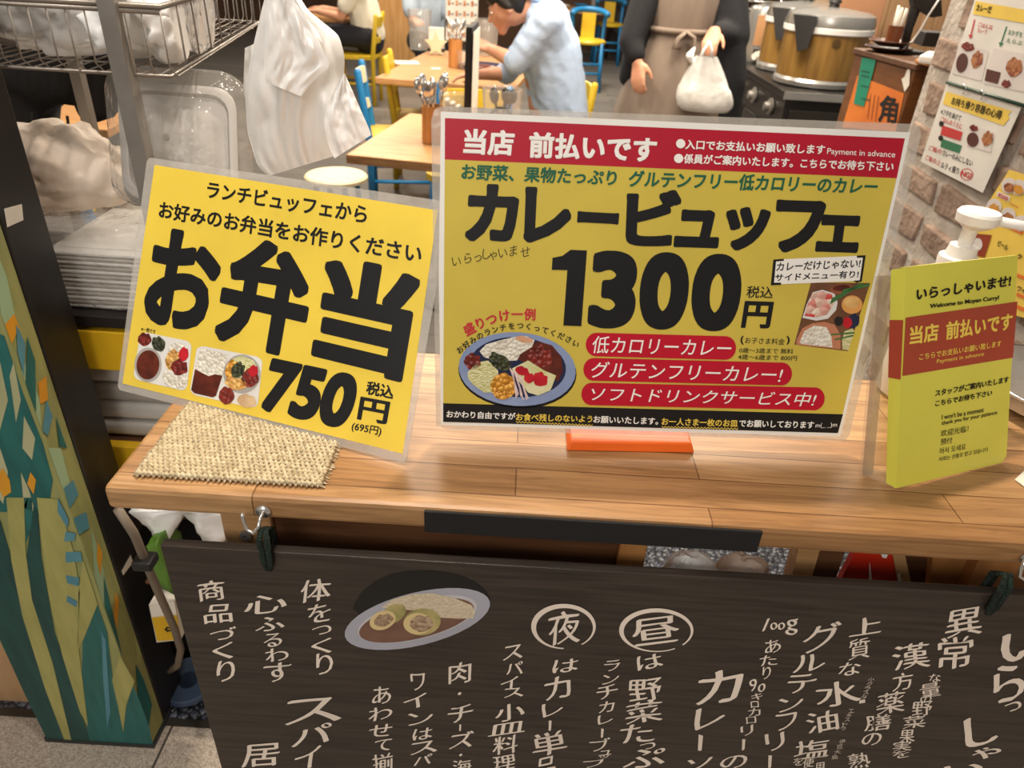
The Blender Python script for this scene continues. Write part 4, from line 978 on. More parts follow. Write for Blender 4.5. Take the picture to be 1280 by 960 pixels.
# black jacket hung behind the rack
mb = MB()
JK = mat('jacket_black', (24, 20, 18), .85, bump=.3, bs=30)
t = thing('black_jacket', 'black jacket with loose cords hanging behind the steel rack', 'jacket', (-1.05, 1.55, 1.1))
y_ = 1.56
body = [at(x, y, y=y_) for x, y in ((-140, 40), (140, 40), (140, 150), (105, 160), (95, 130), (70, 128), (45, 140), (48, 190), (20, 185), (-140, 190))]
mb.prism(body, (0, .09, 0)); bmesh.ops.triangulate(mb.bm, faces=mb.bm.faces[:]); bmesh.ops.subdivide_edges(mb.bm, edges=mb.bm.edges[:], cuts=3); crumple(mb, .02, 9, 2)
obj('body', mb, JK, t, True)
for a_, b_, c_ in (((84, 145), (88, 175), (93, 192)), ((40, 140), (42, 165), (46, 187))):
    obj('cord', MB().tube([at(*a_, y=1.53), at(*b_, y=1.53), at(*c_, y=1.53)], [.003, .003, .006], 7), JK, t, True)

# ---------------------------------------------------------------- odds and ends under the counter's left end
hz = [at(x, y, y=yv) for x, y, yv in ((147, 636, .74), (168, 668, .74), (183, 704, .75), (200, 745, .78), (218, 785, .82), (226, 812, .86), (222, 832, .9), (212, 838, .92))]
t = thing('grey_hose', 'grey-brown hose with a black clip running down under the left end of the counter', 'hose', hz[0])
obj('pipe', MB().tube(hz, .0065, 10), mat('hose_grey', (114, 102, 88), .5), t, True)
c_ = at(180, 704, y=.742); obj('clip', MB().box((c_.x - .014, .732, c_.z - .008), (c_.x + .014, .76, c_.z + .008), .003), BLACK, t)
for k, (q, y_, m, lb) in enumerate((([(160, 640), (282, 640), (284, 676), (258, 690), (240, 660), (225, 645), (205, 690), (180, 660)], .88, BAGW, 'large white plastic bag lying behind the hose under the counter'), ([(178, 690), (190, 720), (214, 745), (204, 700), (190, 682)], .84, mat('bag_green', (88, 128, 44), .45, bump=.3), 'green plastic bag behind the hose under the counter'))):
    mb = MB(); mb.prism([at(x, y, y=y_) for x, y in q], (0, .06, 0)); bmesh.ops.triangulate(mb.bm, faces=mb.bm.faces[:]); bmesh.ops.subdivide_edges(mb.bm, edges=mb.bm.edges[:], cuts=4, use_grid_fill=True); crumple(mb, .012, 24, 30 + k)
    single('carrier_bag', mb, m, lb, 'plastic bag', smooth=True)
t = thing('stacked_box', 'open carton with a yellow printed panel beside the hose under the counter', 'box', at(200, 800, y=.9))
q = [at(x, y, y=.90) for x, y in ((186, 756), (218, 752), (226, 800), (196, 803))]
obj('carton', MB().prism(q, (0, .12, 0)), OFFW, t)
obj('yellow_panel', MB().prism([at(x, y, y=.898) for x, y in ((190, 772), (221, 769), (226.5, 799), (197, 801))], (0, -.001, 0)), YB, t)
mb = MB(); 
for a in range(6): mb.tube([at(211 + 5 * math.cos(a), 786 + 3 * math.sin(a), y=.8965), at(211 + 5 * math.cos(a + 2), 787 + 3 * math.sin(a + 2), y=.8965)], .0012, 5)
obj('printed_mark', mb, INK, t)
single('low_shelf_board', MB().box((-.66, .93, .385), (-.44, 1.0, .393), .002), W_DARK, 'narrow wooden board above the yellow carton under the counter', 'board')
obj_ = MB().box((-.80, 1.06, 0), (-.50, 1.2, .30), .004)
single('black_bin', obj_, mat('bin_black', (30, 28, 28), .6), 'black bin on the pebbled floor under the yellow carton', 'bin')
p = at(236, 852, z=.02)
t = thing('blue_lid', 'round dark blue plastic lid leaning on the pebbled floor behind the menu board', 'tub', (p.x, p.y, 0))  # a loose blue lid: flat disc and rim only
obj('disc', MB().lathe((p.x, p.y, .025), [(.05, -.006), (.055, 0), (.052, .006), (.045, .003), (.02, .001)], 28, (.06, -.12, 1)), mat('lid_blue', (72, 88, 112), .4), t, 'auto')
obj('rim', MB().lathe((p.x, p.y, .025), [(.056, -.009), (.059, -.004), (.056, .001)], 28, (.06, -.12, 1)), mat('lid_rim_blue', (56, 70, 94), .4), t, 'auto')
# ---------------------------------------------------------------- dining room furniture
def R2(x, y, a): return (x * math.cos(a) - y * math.sin(a), x * math.sin(a) + y * math.cos(a))
def table(label, loc, sx, sy, rz, name='dining_table'):
    t = thing(name, label, 'table', (*loc, 0)); c = lambda x, y: V((loc[0] + R2(x, y, rz)[0], loc[1] + R2(x, y, rz)[1], 0))
    def bx(x0, y0, z0, x1, y1, z1, bv=.003):
        a = [c(x0, y0), c(x1, y0), c(x1, y1), c(x0, y1)]
        return MB().hexa([p + V((0, 0, z0)) for p in a] + [p + V((0, 0, z1)) for p in a], bv)
    obj('tabletop', bx(-sx / 2, -sy / 2, .685, sx / 2, sy / 2, .72, .004), W_TABLE, t)
    obj('pedestal', MB().lathe(c(0, 0), [(.04, .02), (.038, .3), (.038, .6), (.06, .66), (.12, .684)], 20), BLACK, t, 'auto')
    obj('base_plate', MB().lathe(c(0, 0), [(.24, 0), (.24, .012), (.1, .024), (.05, .04)], 32), BLACK, t, 'auto')
    return t
za = at(432, 193, z=.72); ya = math.radians(-8)
ux_ = V((math.cos(ya), math.sin(ya), 0)); uy_ = V((-ux_.y, ux_.x, 0))
ca = za + ux_ * .40 + uy_ * .42
table('near wooden dining table with a cutlery pot on it behind the yellow signs', (ca.x, ca.y), .80, .84, ya)
zb2 = at(468, 97, z=.72); yb_ = math.radians(-6); bx_ = V((math.cos(yb_), math.sin(yb_), 0)); by_ = V((-bx_.y, bx_.x, 0)); cb = zb2 + bx_ * .42 + by_ * .72
table('long wooden dining table where the person in a blue shirt sits', (cb.x, cb.y), .84, 1.42, yb_)
table('wooden dining table in front of the person in a white T-shirt', (at(425, 14, z=.72).x - .1, at(425, 20, z=.72).y + .1), .95, .8, -.1)
table('far dining table with plates in front of the blue stools', (at(718, 14, z=.72).x, at(718, 10, z=.72).y), .9, .8, -.1)
table('wooden dining table seen between the black jacket and the rack', (-2.12, 3.3), .8, .8, .1)

def chair(label, loc, rz, post, rail, seat, group='painted wooden chairs'):
    """faces +x of its own frame"""
    t = thing('painted_chair', label, 'chair', (*loc, 0), group)
    def c(x, y, z): q = R2(x, y, rz); return V((loc[0] + q[0], loc[1] + q[1], z))
    for s in (-1, 1):
        obj('rear_post', MB().tube([c(-.19, s * .17, 0), c(-.19, s * .175, .44), c(-.235, s * .18, .80), c(-.237, s * .18, .815)], [.019, .021, .02, .012], 10), post, t, True)
        obj('front_leg', MB().tube([c(.18, s * .17, 0), c(.17, s * .165, .42)], [.017, .02], 10), post, t, True)
    for z, h in ((.70, .085), (.56, .05)):
        mb = MB(); x_ = -.19 - .045 * (z - .44) / .36
        for k in range(8):
            a0, a1 = -.175 + .35 * k / 8, -.175 + .35 * (k + 1) / 8; b0, b1 = -.03 * math.cos(a0 * 9), -.03 * math.cos(a1 * 9)
            mb.hexa([c(x_ + b0, a0, z), c(x_ + b1, a1, z), c(x_ + b1 + .018, a1, z), c(x_ + b0 + .018, a0, z), c(x_ + b0 - .01, a0, z + h), c(x_ + b1 - .01, a1, z + h), c(x_ + b1 + .008, a1, z + h), c(x_ + b0 + .008, a0, z + h)])
        bmesh.ops.remove_doubles(mb.bm, verts=mb.bm.verts, dist=.0005)
        obj('back_rail', mb, rail, t)
    mb = MB(); pts = [(-.2, -.18), (.15, -.205), (.2, -.17), (.21, 0), (.2, .17), (.15, .205), (-.2, .18)]
    mb.prism([c(x, y, .42) for x, y in pts], (0, 0, .03)); obj('seat', mb, seat, t)
    for s in (-1, 1): obj('stretcher', MB().tube([c(-.19, s * .17, .2), c(.178, s * .168, .2)], .011, 8), post, t, True)
    obj('stretcher', MB().tube([c(.175, -.168, .27), c(.175, .168, .27)], .011, 8), rail, t, True)
    return t
k1 = at(454, 85, z=.79); chair('blue chair with a cream back rail at the near left corner of the long table', (k1.x + .22, k1.y), .15, BLUE, CREAM, YELP)
k2 = at(476, 70, z=.80); chair('yellow chair behind the cream railed blue chair at the long table', (k2.x + .26, k2.y + .1), .1, YELP, YELP, YELP)
k3 = at(733, 106, z=.80); chair('yellow chair under the person in the blue shirt', (k3.x - .22, k3.y + .12), PI + .2, YELP, YELP, YELP)
k4 = at(97, 172, z=.80); chair('bright blue chair with a yellow rail seen behind the steel rack', (k4.x + .22, k4.y + .05), .35, BLUE, YELP, BLUE)
chair('blue chair whose legs show below the near table', (ca.x - .05, ca.y + .58), -PI / 2, BLUE, YELP, YELP)
chair('yellow chair at the near side of the partition', (at(446, 68, z=.44).x, at(446, 68, z=.44).y), PI, YELP, YELP, YELP)
# round cream stool
q = at(420, 218, z=.45); t = thing('round_stool', 'round cream stool in front of the near wooden table', 'stool', (q.x, q.y, 0))
obj('seat', MB().lathe((q.x, q.y, .42), [(.13, 0), (.15, .008), (.15, .022), (.14, .03)], 28), CREAM, t, 'auto')
for a in range(4): obj('leg', MB().tube([(q.x + .1 * math.cos(a * PI / 2 + .6), q.y + .1 * math.sin(a * PI / 2 + .6), .42), (q.x + .14 * math.cos(a * PI / 2 + .6), q.y + .14 * math.sin(a * PI / 2 + .6), 0)], .014, 8), BLUE, t, True)
def stool(label, px, py):
    q = at(px, py, z=0); t = thing('bar_chair', label, 'chair', (q.x, q.y, 0), 'blue bar chairs at the back')
    for sx in (-1, 1):
        obj('leg', MB().tube([(q.x + sx * .17, q.y - .16, 0), (q.x + sx * .15, q.y - .13, .52)], .022, 8), BLUE, t, True)
        obj('leg', MB().tube([(q.x + sx * .19, q.y + .16, 0), (q.x + sx * .18, q.y + .16, .55), (q.x + sx * .19, q.y + .18, .84)], .022, 8), BLUE, t, True)
    obj('seat', MB().lathe((q.x, q.y, .50), [(.18, 0), (.205, .01), (.205, .03), (.19, .045)], 24), YELP, t, 'auto')
    obj('back_rail', MB().tube([(q.x + .2 * math.cos(a), q.y + .02 + .2 * math.sin(a), .80 + .04 * math.sin(a)) for a in [PI * k / 10 for k in range(11)]], .032, 8), BLUE, t, True)
    obj('back_splat', MB().box((q.x - .08, q.y + .17, .54), (q.x + .08, q.y + .19, .8), .004), YELP, t)
    for z in (.2, .3): obj('stretcher', MB().tube([(q.x - .165, q.y - .15, z), (q.x + .165, q.y - .15, z)], .013, 8), BLUE, t, True)
stool('blue bar chair with round yellow seat nearest behind the person in a blue shirt', 729, 112)
stool('blue bar chair left of the apron wearer, further back', 756, 80)
stool('blue bar chair behind the nearer two, beside the dark wall', 772, 58)
single('dark_cabinet', MB().box((at(768, 60, y=11).x, 11.9, 0), (at(768, 60, y=11).x + 1.6, 12.4, 1.5), .01), mat('cabinet_dark', (40, 32, 28), .6), 'dark cabinet at the far end of the dining room', 'cabinet')
# ---------------------------------------------------------------- things on the tables
WOODCUP = mat('cup_wood', (206, 146, 84), .5, col2=(188, 126, 66), vs=6, st=(8, 8, 1))
def cutlery_pot(label, c, h, r, n, seed, catg='cutlery pot'):
    t = thing('cutlery_pot', label, catg, c); rd = random.Random(seed)
    obj('pot', MB().lathe(c, [(r, .001), (r, h), (r - .004, h), (r - .004, .01)], 24), WOODCUP, t, 'auto')
    for k in range(n):
        a = 2 * PI * k / n + rd.random() * .5; rr = r * .62; hh = h + rd.uniform(.035, .07)
        b0 = c + V((rr * .4 * math.cos(a), rr * .4 * math.sin(a), .012)); e = c + V((rr * 1.75 * math.cos(a), rr * 1.75 * math.sin(a), hh))
        s = MB().tube([b0, b0.lerp(e, .8), e], [.004, .004, .005], 7)
        d = (e - b0).normalized(); rot = d.to_track_quat('Z', 'Y').to_matrix().to_4x4() @ Matrix.Rotation(rd.uniform(0, 3), 4, 'Z')
        s.ball(e + d * .024, (.024, .008, .034), 2, rot); obj('spoon', s, CHROME, t, True)
    return t
c1 = at(541, 178, z=.721); cutlery_pot('wooden pot of steel spoons on the near dining table', c1, .145, .044, 9, 2)
c2 = at(569, 84, z=.721); cutlery_pot('wooden cutlery pot on the long table beside the star napkin holder', c2, .17, .045, 6, 5)
GLASSY = film('clear_plastic_cup', (226, 220, 212), .13, .1, 0)
def ribbed(label, c, r, h, parent=None, name='clear_jug'):
    t = thing(name, label, 'container', c); prof = [(r * .86, .001), (r * .9, h * .5), (r, h), (r * .96, h), (r * .86, h * .5), (r * .82, .008)]
    mb = MB().lathe(c, prof, 40)
    for v in mb.bm.verts:
        d = v.co - V(c); a = math.atan2(d.y, d.x); f = 1 + .03 * math.cos(a * 16); v.co.x = c[0] + d.x * f; v.co.y = c[1] + d.y * f
    obj('body', mb, GLASSY, t, True); obj('rim', MB().lathe(V(c) + V((0, 0, h)), [(r, -.003), (r * 1.03, 0), (r, .003)], 40, cap=False), GLASSY, t, True); return t
g1 = at(560, 172, z=.721); g1 = V((g1.x + .01, g1.y + .1, .721)); t = ribbed('clear ribbed box of white wrapped towels on the near table', g1, .06, .16)
for k in range(3): obj('towel', MB().box((g1.x - .035 + k * .024, g1.y - .03, .735), (g1.x - .015 + k * .024, g1.y + .03, .86 - k * .012), .006), OFFW, t)
g2 = at(626, 168, z=.721); g2 = V((g2.x, g2.y, .721)); t = ribbed('clear ribbed jug of black spoons on the near table', g2, .085, .19)
for k in range(5):
    e = g2 + V((.045 * math.cos(k * 1.3), .04 * math.sin(k * 1.3), .16)); s = MB().tube([g2 + V((0, 0, .02)), e], .005, 7); s.ball(e, (.02, .01, .03), 2); obj('black_spoon', s, BLACK, t, True)
obj('lid_ring', MB().tube([g2 + V((.045 * math.cos(a), -.075 + .01 * math.cos(a), .08 + .045 * math.sin(a))) for a in [2 * PI * k / 20 for k in range(21)]], .007, 8), BLACK, t, True)
t = thing('menu_stand', 'tall black edged menu board standing sideways on the near table', 'menu', (at(586, 150, y=3.1).x, 3.1, .721))
mx_ = at(586, 60, y=3.1); zt2 = at(588, 32, y=3.1).z
obj('black_frame', MB().hexa([(mx_.x - .012, 3.04, .721), (mx_.x + .012, 3.05, .721), (mx_.x + .020, 3.30, .721), (mx_.x - .002, 3.30, .721), (mx_.x - .008, 3.04, zt2), (mx_.x + .016, 3.05, zt2), (mx_.x + .024, 3.30, zt2), (mx_.x + .002, 3.30, zt2)], .003), BLACK, t)
obj('menu_page', MB().hexa([(mx_.x + .0165, 3.052, .74), (mx_.x + .0185, 3.052, .74), (mx_.x + .026, 3.29, .74), (mx_.x + .022, 3.29, .74), (mx_.x + .0205, 3.052, zt2 - .02), (mx_.x + .0225, 3.052, zt2 - .02), (mx_.x + .030, 3.29, zt2 - .02), (mx_.x + .026, 3.29, zt2 - .02)]), OFFW, t)
# long table
g = at(525, 62, z=.721); ribbed('stack of clear ribbed cups at the left of the long table', V((g.x, g.y, .721)), .085, .27, name='cup_stack')
g = at(616, 62, z=.721); ribbed('clear ribbed jug behind the hand of the person in a blue shirt', V((g.x - .03, g.y - .35, .721)), .085, .24)
g = at(545, 69, z=.721); t = thing('napkin_holder', 'star-shaped pale napkin holder on the long table', 'napkin holder', g)
st = []
for k in range(10):
    a = PI / 2 + k * PI / 5; r = .085 if k % 2 == 0 else .042; st.append((g.x + r * math.cos(a), g.y, g.z + .07 + r * math.sin(a)))
obj('star', MB().prism(st, (0, .012, 0)), CREAM, t); obj('napkins', MB().box((g.x - .055, g.y + .014, .722), (g.x + .055, g.y + .05, .9), .004), OFFW, t)
for s in (-1, 1): obj('clip', MB().box((g.x + s * .05 - .012, g.y - .004, .745), (g.x + s * .05 + .012, g.y + .054, .765), .002), BLACK, t)
g = at(575, 52, z=.721); t = thing('paper_menu', 'upright paper menu with rows of small pictures on the long table', 'menu', (g.x, g.y, .721))
pg = [V((g.x - .12, g.y, .73)), V((g.x + .14, g.y + .02, .73)), V((g.x + .14, g.y + .05, 1.13)), V((g.x - .12, g.y + .03, 1.13))]
obj('page', MB().prism(pg, (0, .006, 0)), OFFW, t); mb = MB(); m2 = MB()
for i in range(4):
    for j in range(5):
        u, v = .06 + i * .24, .06 + j * .19
        f = lambda a, b: pg[0].lerp(pg[1], a).lerp(pg[3].lerp(pg[2], a), b) + V((0, -.002, 0))
        mb.face([f(u, v), f(u + .08, v), f(u + .08, v + .1), f(u, v + .1)]); m2.face([f(u + .1, v + .02), f(u + .19, v + .02), f(u + .19, v + .06), f(u + .1, v + .06)])
obj('menu_pictures', mb, mat('menu_pic', (178, 92, 60), .5, col2=(214, 170, 120), vs=40), t); obj('menu_text_lines', m2, mat('menu_grey', (150, 146, 140), .6), t)
obj('stand_foot', MB().box((g.x - .12, g.y - .03, .721), (g.x + .14, g.y + .06, .73)), ACRYL, t)
g = at(510, 79, z=.721); single('paper_napkin', MB().box((g.x - .09, g.y - .07, .7212), (g.x + .07, g.y + .07, .728), .002, .3), OFFW, 'folded white paper napkin near the edge of the long table', 'napkin')
g = at(545, 86, z=.721); single('small_note', MB().box((g.x - .03, g.y - .03, .7212), (g.x + .03, g.y + .03, .724), .001, .2), OFFW, 'small white slip on the near edge of the long table', 'paper')
g = at(604, 86, z=.722); t = thing('dinner_plate', 'dark blue oval plate of curry in front of the person in a blue shirt', 'plate', g)
obj('dish', MB().lathe(g, [(.08, 0), (.15, .02), (.153, .024), (.14, .021), (.08, .007)], 30), PLATEN, t, 'auto'); obj('curry', MB().lathe(g + V((0, 0, .008)), [(.09, 0), (.085, .012), (.04, .016)], 24), CURRY, t, True)
g = at(571, 80, z=.721); g.x += .06; g.y -= .2; t = thing('tumbler', 'clear plastic tumbler with dark tea on the long table', 'cup', g)
obj('glass', MB().lathe(g, [(.03, 0), (.04, .11), (.037, .11), (.028, .006)], 20), GLASSY, t, 'auto'); obj('tea', MB().lathe(g, [(.026, .008), (.029, .03)], 20), mat('tea', (110, 58, 30), .2), t, 'auto')
for k, (px, py, m, lb) in enumerate(((703, 11, OFFW, 'white dish'), (726, 10, BLUE, 'blue bowl'), (742, 8, GLASSY, 'clear glass'))):
    g = at(px, py, z=.721); single('far_dish', MB().lathe(g, [(.05, 0), (.1, .05), (.095, .05), (.05, .008)] if k < 2 else [(.04, 0), (.05, .15), (.047, .15), (.037, .01)], 20), m, lb + ' on the far dining table', 'dish', smooth='auto')
g = at(425, 16, z=.721); single('blue_cloth', MB().box((g.x - .05, g.y - .1, .7212), (g.x + .12, g.y + .05, .735), .006), mat('cloth_blue', (110, 130, 160), .8), 'small blue cloth on the table in front of the white T-shirt', 'cloth')
# ---------------------------------------------------------------- people
def hand(c, d, up, side, L_=.17, curl=.6):
    """chains for one hand: wrist at c, d along the palm, up out of the back of the hand, side = where the thumb is"""
    c, d, up = V(c), V(d).normalized(), V(up).normalized(); s = d.cross(up).normalized() * side; ch = []
    for k in range(4):
        o_ = s * (.032 - k * .021); l = L_ * (.40, .45, .42, .33)[k] * .95
        a = c + d * L_ * .48 + o_; d1 = (d - up * curl * .5).normalized(); d2 = (d - up * curl * 1.3).normalized(); d3 = (d - up * curl * 2.4).normalized()
        ch.append([(c + o_ * .4, .017), (a, .0125), (a + d1 * l * .45, .0095), (a + d1 * l * .45 + d2 * l * .32, .0088), (a + d1 * l * .45 + d2 * l * .32 + d3 * l * .25, .0075)])
    tb = c + s * .022 + d * .025
    ch.append([(c + d * .01, .018), (tb + s * .018 - up * .01, .014), (tb + s * .035 + d * .03 - up * .02, .011), (tb + s * .04 + d * .058 - up * .03, .009)])
    return ch
def head(c, f, r=.1):
    """ellipsoids and chains of a head with a face: centre c, looking along f"""
    c, f = V(c), V(f).normalized(); s = f.cross(V((0, 0, 1))).normalized(); u = s.cross(f).normalized()
    ch = [[(c + u * .025 - f * .01, .088), (c - u * .005 + f * .012, .078)], [(c - u * .03 + f * .035, .058), (c - u * .088 + f * .062, .026)],
          [(c + u * .012 + f * .088, .012), (c - u * .022 + f * .108, .013)], [(c - u * .022 + f * .098 - s * .012, .009), (c - u * .022 + f * .098 + s * .012, .009)],
          [(c + u * .03 + f * .082 - s * .03, .011), (c + u * .03 + f * .082 + s * .03, .011)], [(c - u * .052 + f * .084 - s * .018, .010), (c - u * .052 + f * .084 + s * .018, .010)]]
    for k in (-1, 1): ch.append([(c + s * k * .078 - f * .012 + u * .012, .014), (c + s * k * .082 - f * .018 - u * .02, .011)])
    return ch, s, u
def face(c, f, s, u, parent):
    c, f = V(c), V(f).normalized()
    for k in (-1, 1):
        e = c + f * .077 + s * k * .031 + u * .008
        obj('eye', MB().ball(e, (.011, .011, .006), 2), PAPER, parent, True); obj('iris', MB().ball(e + f * .0035, .0042, 2), BLACK, parent, True)
        obj('eyebrow', MB().tube([e + u * .02 + f * .008 - s * .015, e + u * .024 + f * .012, e + u * .02 + f * .008 + s * .015], .0035, 6), HAIR, parent, True)
    obj('mouth', MB().tube([c + f * .089 - u * .052 - s * .02, c + f * .0945 - u * .051, c + f * .089 - u * .052 + s * .02], .0032, 6), mat('lips', (176, 96, 84), .5), parent, True)
def hair(c, f, parent, back=0):
    c, f = V(c), V(f).normalized(); s = f.cross(V((0, 0, 1))).normalized(); u = s.cross(f).normalized()
    ch = [[(c + u * .05 - f * .02, .092), (c + u * .03 - f * .045, .085), (c - u * (.02 + back) - f * .06, .055)], [(c + u * .075 + f * .045 - s * .03, .042), (c + u * .075 + f * .045 + s * .03, .042)],
          [(c + u * .04 - s * .075, .03), (c - u * .0 - s * .078 - f * .02, .018)], [(c + u * .04 + s * .075, .03), (c - u * .0 + s * .078 - f * .02, .018)]]
    return obj('hair', flesh(ch, vox=.009, it=3), HAIR, parent, True)

# person in a light blue shirt, eating at the long table, facing left
PY_ = 4.2; Pm = lambda x, y, dy=0: at(x, y, y=PY_ + dy)
hd = Pm(634, 10); fdir = V((-.9, .12, -.42))
t = thing('person', 'person in a light blue shirt leaning over a plate at the long table', 'person', (.16, 4.2, 0))
hip = V((.17, 4.22, .53)); nk = Pm(668, 4); sh = Pm(684, 24); chs = Pm(682, 60)
hc, hs, hu = head(hd, fdir)
nearS, farS = Pm(686, 26, -.17), Pm(684, 20, .2)
el = Pm(646, 78, -.16); wr = Pm(612, 61, .02); el2 = V((-.14, 4.48, .80)); wr2 = V((-.3, 4.36, .80))
body = [[(hip, .14), (hip.lerp(chs, .5), .135), (chs, .14), (sh, .10), (nk, .055), (hd + V((.035, 0, -.03)), .055)],
        [(nearS, .055), (el, .045), (wr, .028)], [(farS, .055), (el2, .045), (wr2, .028)],
        [(hip + V((0, -.1, -.02)), .09), (V((-.22, 4.1, .52)), .07), (V((-.24, 4.1, .08)), .045), (V((-.34, 4.1, .045)), .035)],
        [(hip + V((0, .1, -.02)), .09), (V((-.22, 4.33, .52)), .07), (V((-.2, 4.33, .08)), .045), (V((-.30, 4.33, .045)), .035)]]
body += hc + hand(wr, (-.85, .2, .25), (0, -.5, .85), 1, .17, .7) + hand(wr2, (-.95, -.1, -.1), (0, .1, 1), -1, .17, .5)
obj('body', flesh(body, vox=.0085, it=4), SKIN, t, True)
face(hd, fdir, hs, hu, t); hair(hd, fdir, t)
shirt = [[(hip + V((0.02, 0, .08)), .15), (hip.lerp(chs, .5) + V((.03, 0, 0)), .162), (chs + V((.02, 0, 0)), .165), (sh + V((.005, .0, -.02)), .125), (nk + V((.01, 0, -.03)), .072)],
         [(hip + V((.02, -.07, .1)), .12), (chs + V((.02, -.08, 0)), .13), (nearS, .08)], [(hip + V((.02, .07, .1)), .12), (chs + V((.02, .08, 0)), .13), (farS, .08)],
         [(nearS, .085), (nearS.lerp(el, .5), .078), (el, .066), (el.lerp(wr, .12), .056)], [(farS, .085), (el2, .065), (el2.lerp(wr2, .12), .055)]]
sm = flesh(shirt, vox=.011, it=4)
for v in sm.vertices: v.co += V((1, 1, .3)) * (.006 * math.sin(v.co.z * 70 + v.co.x * 50) * noise.noise(v.co * 9))
obj('shirt', sm, SHIRT, t, True)
obj('collar', MB().tube([nk + V((.055 * math.cos(a) - .01, .06 * math.sin(a), .028 - .012 * math.cos(a))) for a in [2 * PI * k / 18 for k in range(19)]], .014, 8), SHIRT, t, True)
obj('trousers', flesh([[(hip + V((0, 0, .05)), .15), (hip + V((0, 0, -.02)), .155)], [(hip + V((0, -.09, -.02)), .11), (V((-.22, 4.1, .52)), .09), (V((-.24, 4.1, .1)), .06)], [(hip + V((0, .09, -.02)), .11), (V((-.22, 4.33, .52)), .09), (V((-.2, 4.33, .1)), .06)]], vox=.012), NAVY, t, True)
for yy, xx in ((4.1, -.29), (4.33, -.25)): obj('shoe', flesh([[(V((xx + .06, yy, .045)), .045), (V((xx - .08, yy, .035)), .04), (V((xx - .14, yy, .03)), .032)]], vox=.01), BLACK, t, True)

# standing worker with a carrier bag: dark cardigan over a grey-beige apron dress
WY = 4.0; Wm = lambda x, y, dy=0: at(x, y, y=WY + dy)
t = thing('person', 'standing person in a black cardigan and taupe apron dress holding a white carrier bag', 'person', (.74, 4.05, 0))
cx = .745; R_h = Wm(803, 92, -.14); L_h = Wm(887, 52, -.22)
shR, shL = V((cx - .17, 4.06, 1.36)), V((cx + .19, 4.06, 1.36)); elR = Wm(789, 52, -.06); elL = V((cx + .27, 4.0, 1.10)); wrR = Wm(797, 78, -.12); wrL = L_h + V((.03, .09, .035))
fd = V((-.1, -1, -.15)); hdc = V((cx + .0, 4.0, 1.60)); hc, hs, hu = head(hdc, fd)
body = [[(V((cx, 4.06, .92)), .14), (V((cx, 4.06, 1.12)), .12), (V((cx, 4.06, 1.3)), .13), (V((cx, 4.05, 1.42)), .07), (hdc + V((0, .03, -.06)), .055)],
        [(V((cx, 4.06, 1.38)), .07), (shR, .055), (elR, .042), (wrR, .027)], [(V((cx, 4.06, 1.38)), .07), (shL, .055), (elL, .042), (wrL, .027)],
        [(V((cx - .09, 4.06, .9)), .1), (V((cx - .09, 4.05, .5)), .06), (V((cx - .09, 4.07, .08)), .04), (V((cx - .1, 3.95, .04)), .034)],
        [(V((cx + .09, 4.06, .9)), .1), (V((cx + .09, 4.05, .5)), .06), (V((cx + .09, 4.07, .08)), .04), (V((cx + .1, 3.95, .04)), .034)]]
body += hc + hand(wrR, (.1, -.35, -.9), (-.7, -.7, .2), -1, .17, .45) + hand(wrL, (-.25, -.75, -.5), (-.3, -.5, .8), -1, .16, .95)
obj('body', flesh(body, vox=.0085, it=4), SKIN, t, True); face(hdc, fd, hs, hu, t); hair(hdc, fd, t, .06)
dress = MB(); TAUPE = mat('apron_taupe', (142, 126, 112), .85, col2=(128, 112, 100), vs=4, st=(5, 5, 1)); prev = None
for z, rx, ry in ((.22, .36, .27), (.45, .34, .25), (.70, .30, .22), (.90, .245, .19), (1.06, .19, .155), (1.10, .172, .145), (1.13, .172, .145), (1.25, .19, .15), (1.38, .17, .12), (1.43, .10, .08)):
    ring = []
    for k in range(56):
        a = 2 * PI * k / 56; f = 1 + (.05 * math.sin(a * 9 + z * 3) + .03 * math.sin(a * 15)) * max(0, (1.1 - z)) * 1.1
        ring.append(dress.bm.verts.new((cx + rx * f * math.cos(a), 4.06 + ry * f * math.sin(a), z)))
    if prev:
        for k in range(56): dress.bm.faces.new((prev[k], prev[(k + 1) % 56], ring[(k + 1) % 56], ring[k]))
    prev = ring
obj('apron_dress', dress, TAUPE, t, True)
bow = Wm(858, 40, -.12); tie = MB()
tie.tube([(cx + .18 * math.cos(a), 4.06 + .153 * math.sin(a), 1.115) for a in [2 * PI * k / 30 for k in range(31)]], .014, 8, flat=1)
for q in ([(0, 0, 0), (-.035, -.01, -.03), (-.05, -.012, -.075), (-.02, -.012, -.07)], [(0, 0, 0), (.04, -.01, -.02), (.05, -.012, -.1), (.04, -.012, -.19)]): tie.tube([bow + V(p) for p in q], [.014, .02, .016, .01], 8, flat=.5)
obj('waist_tie', tie, TAUPE, t, True)
CARD = mat('cardigan_black', (24, 24, 28), .9, bump=.2, bs=60)
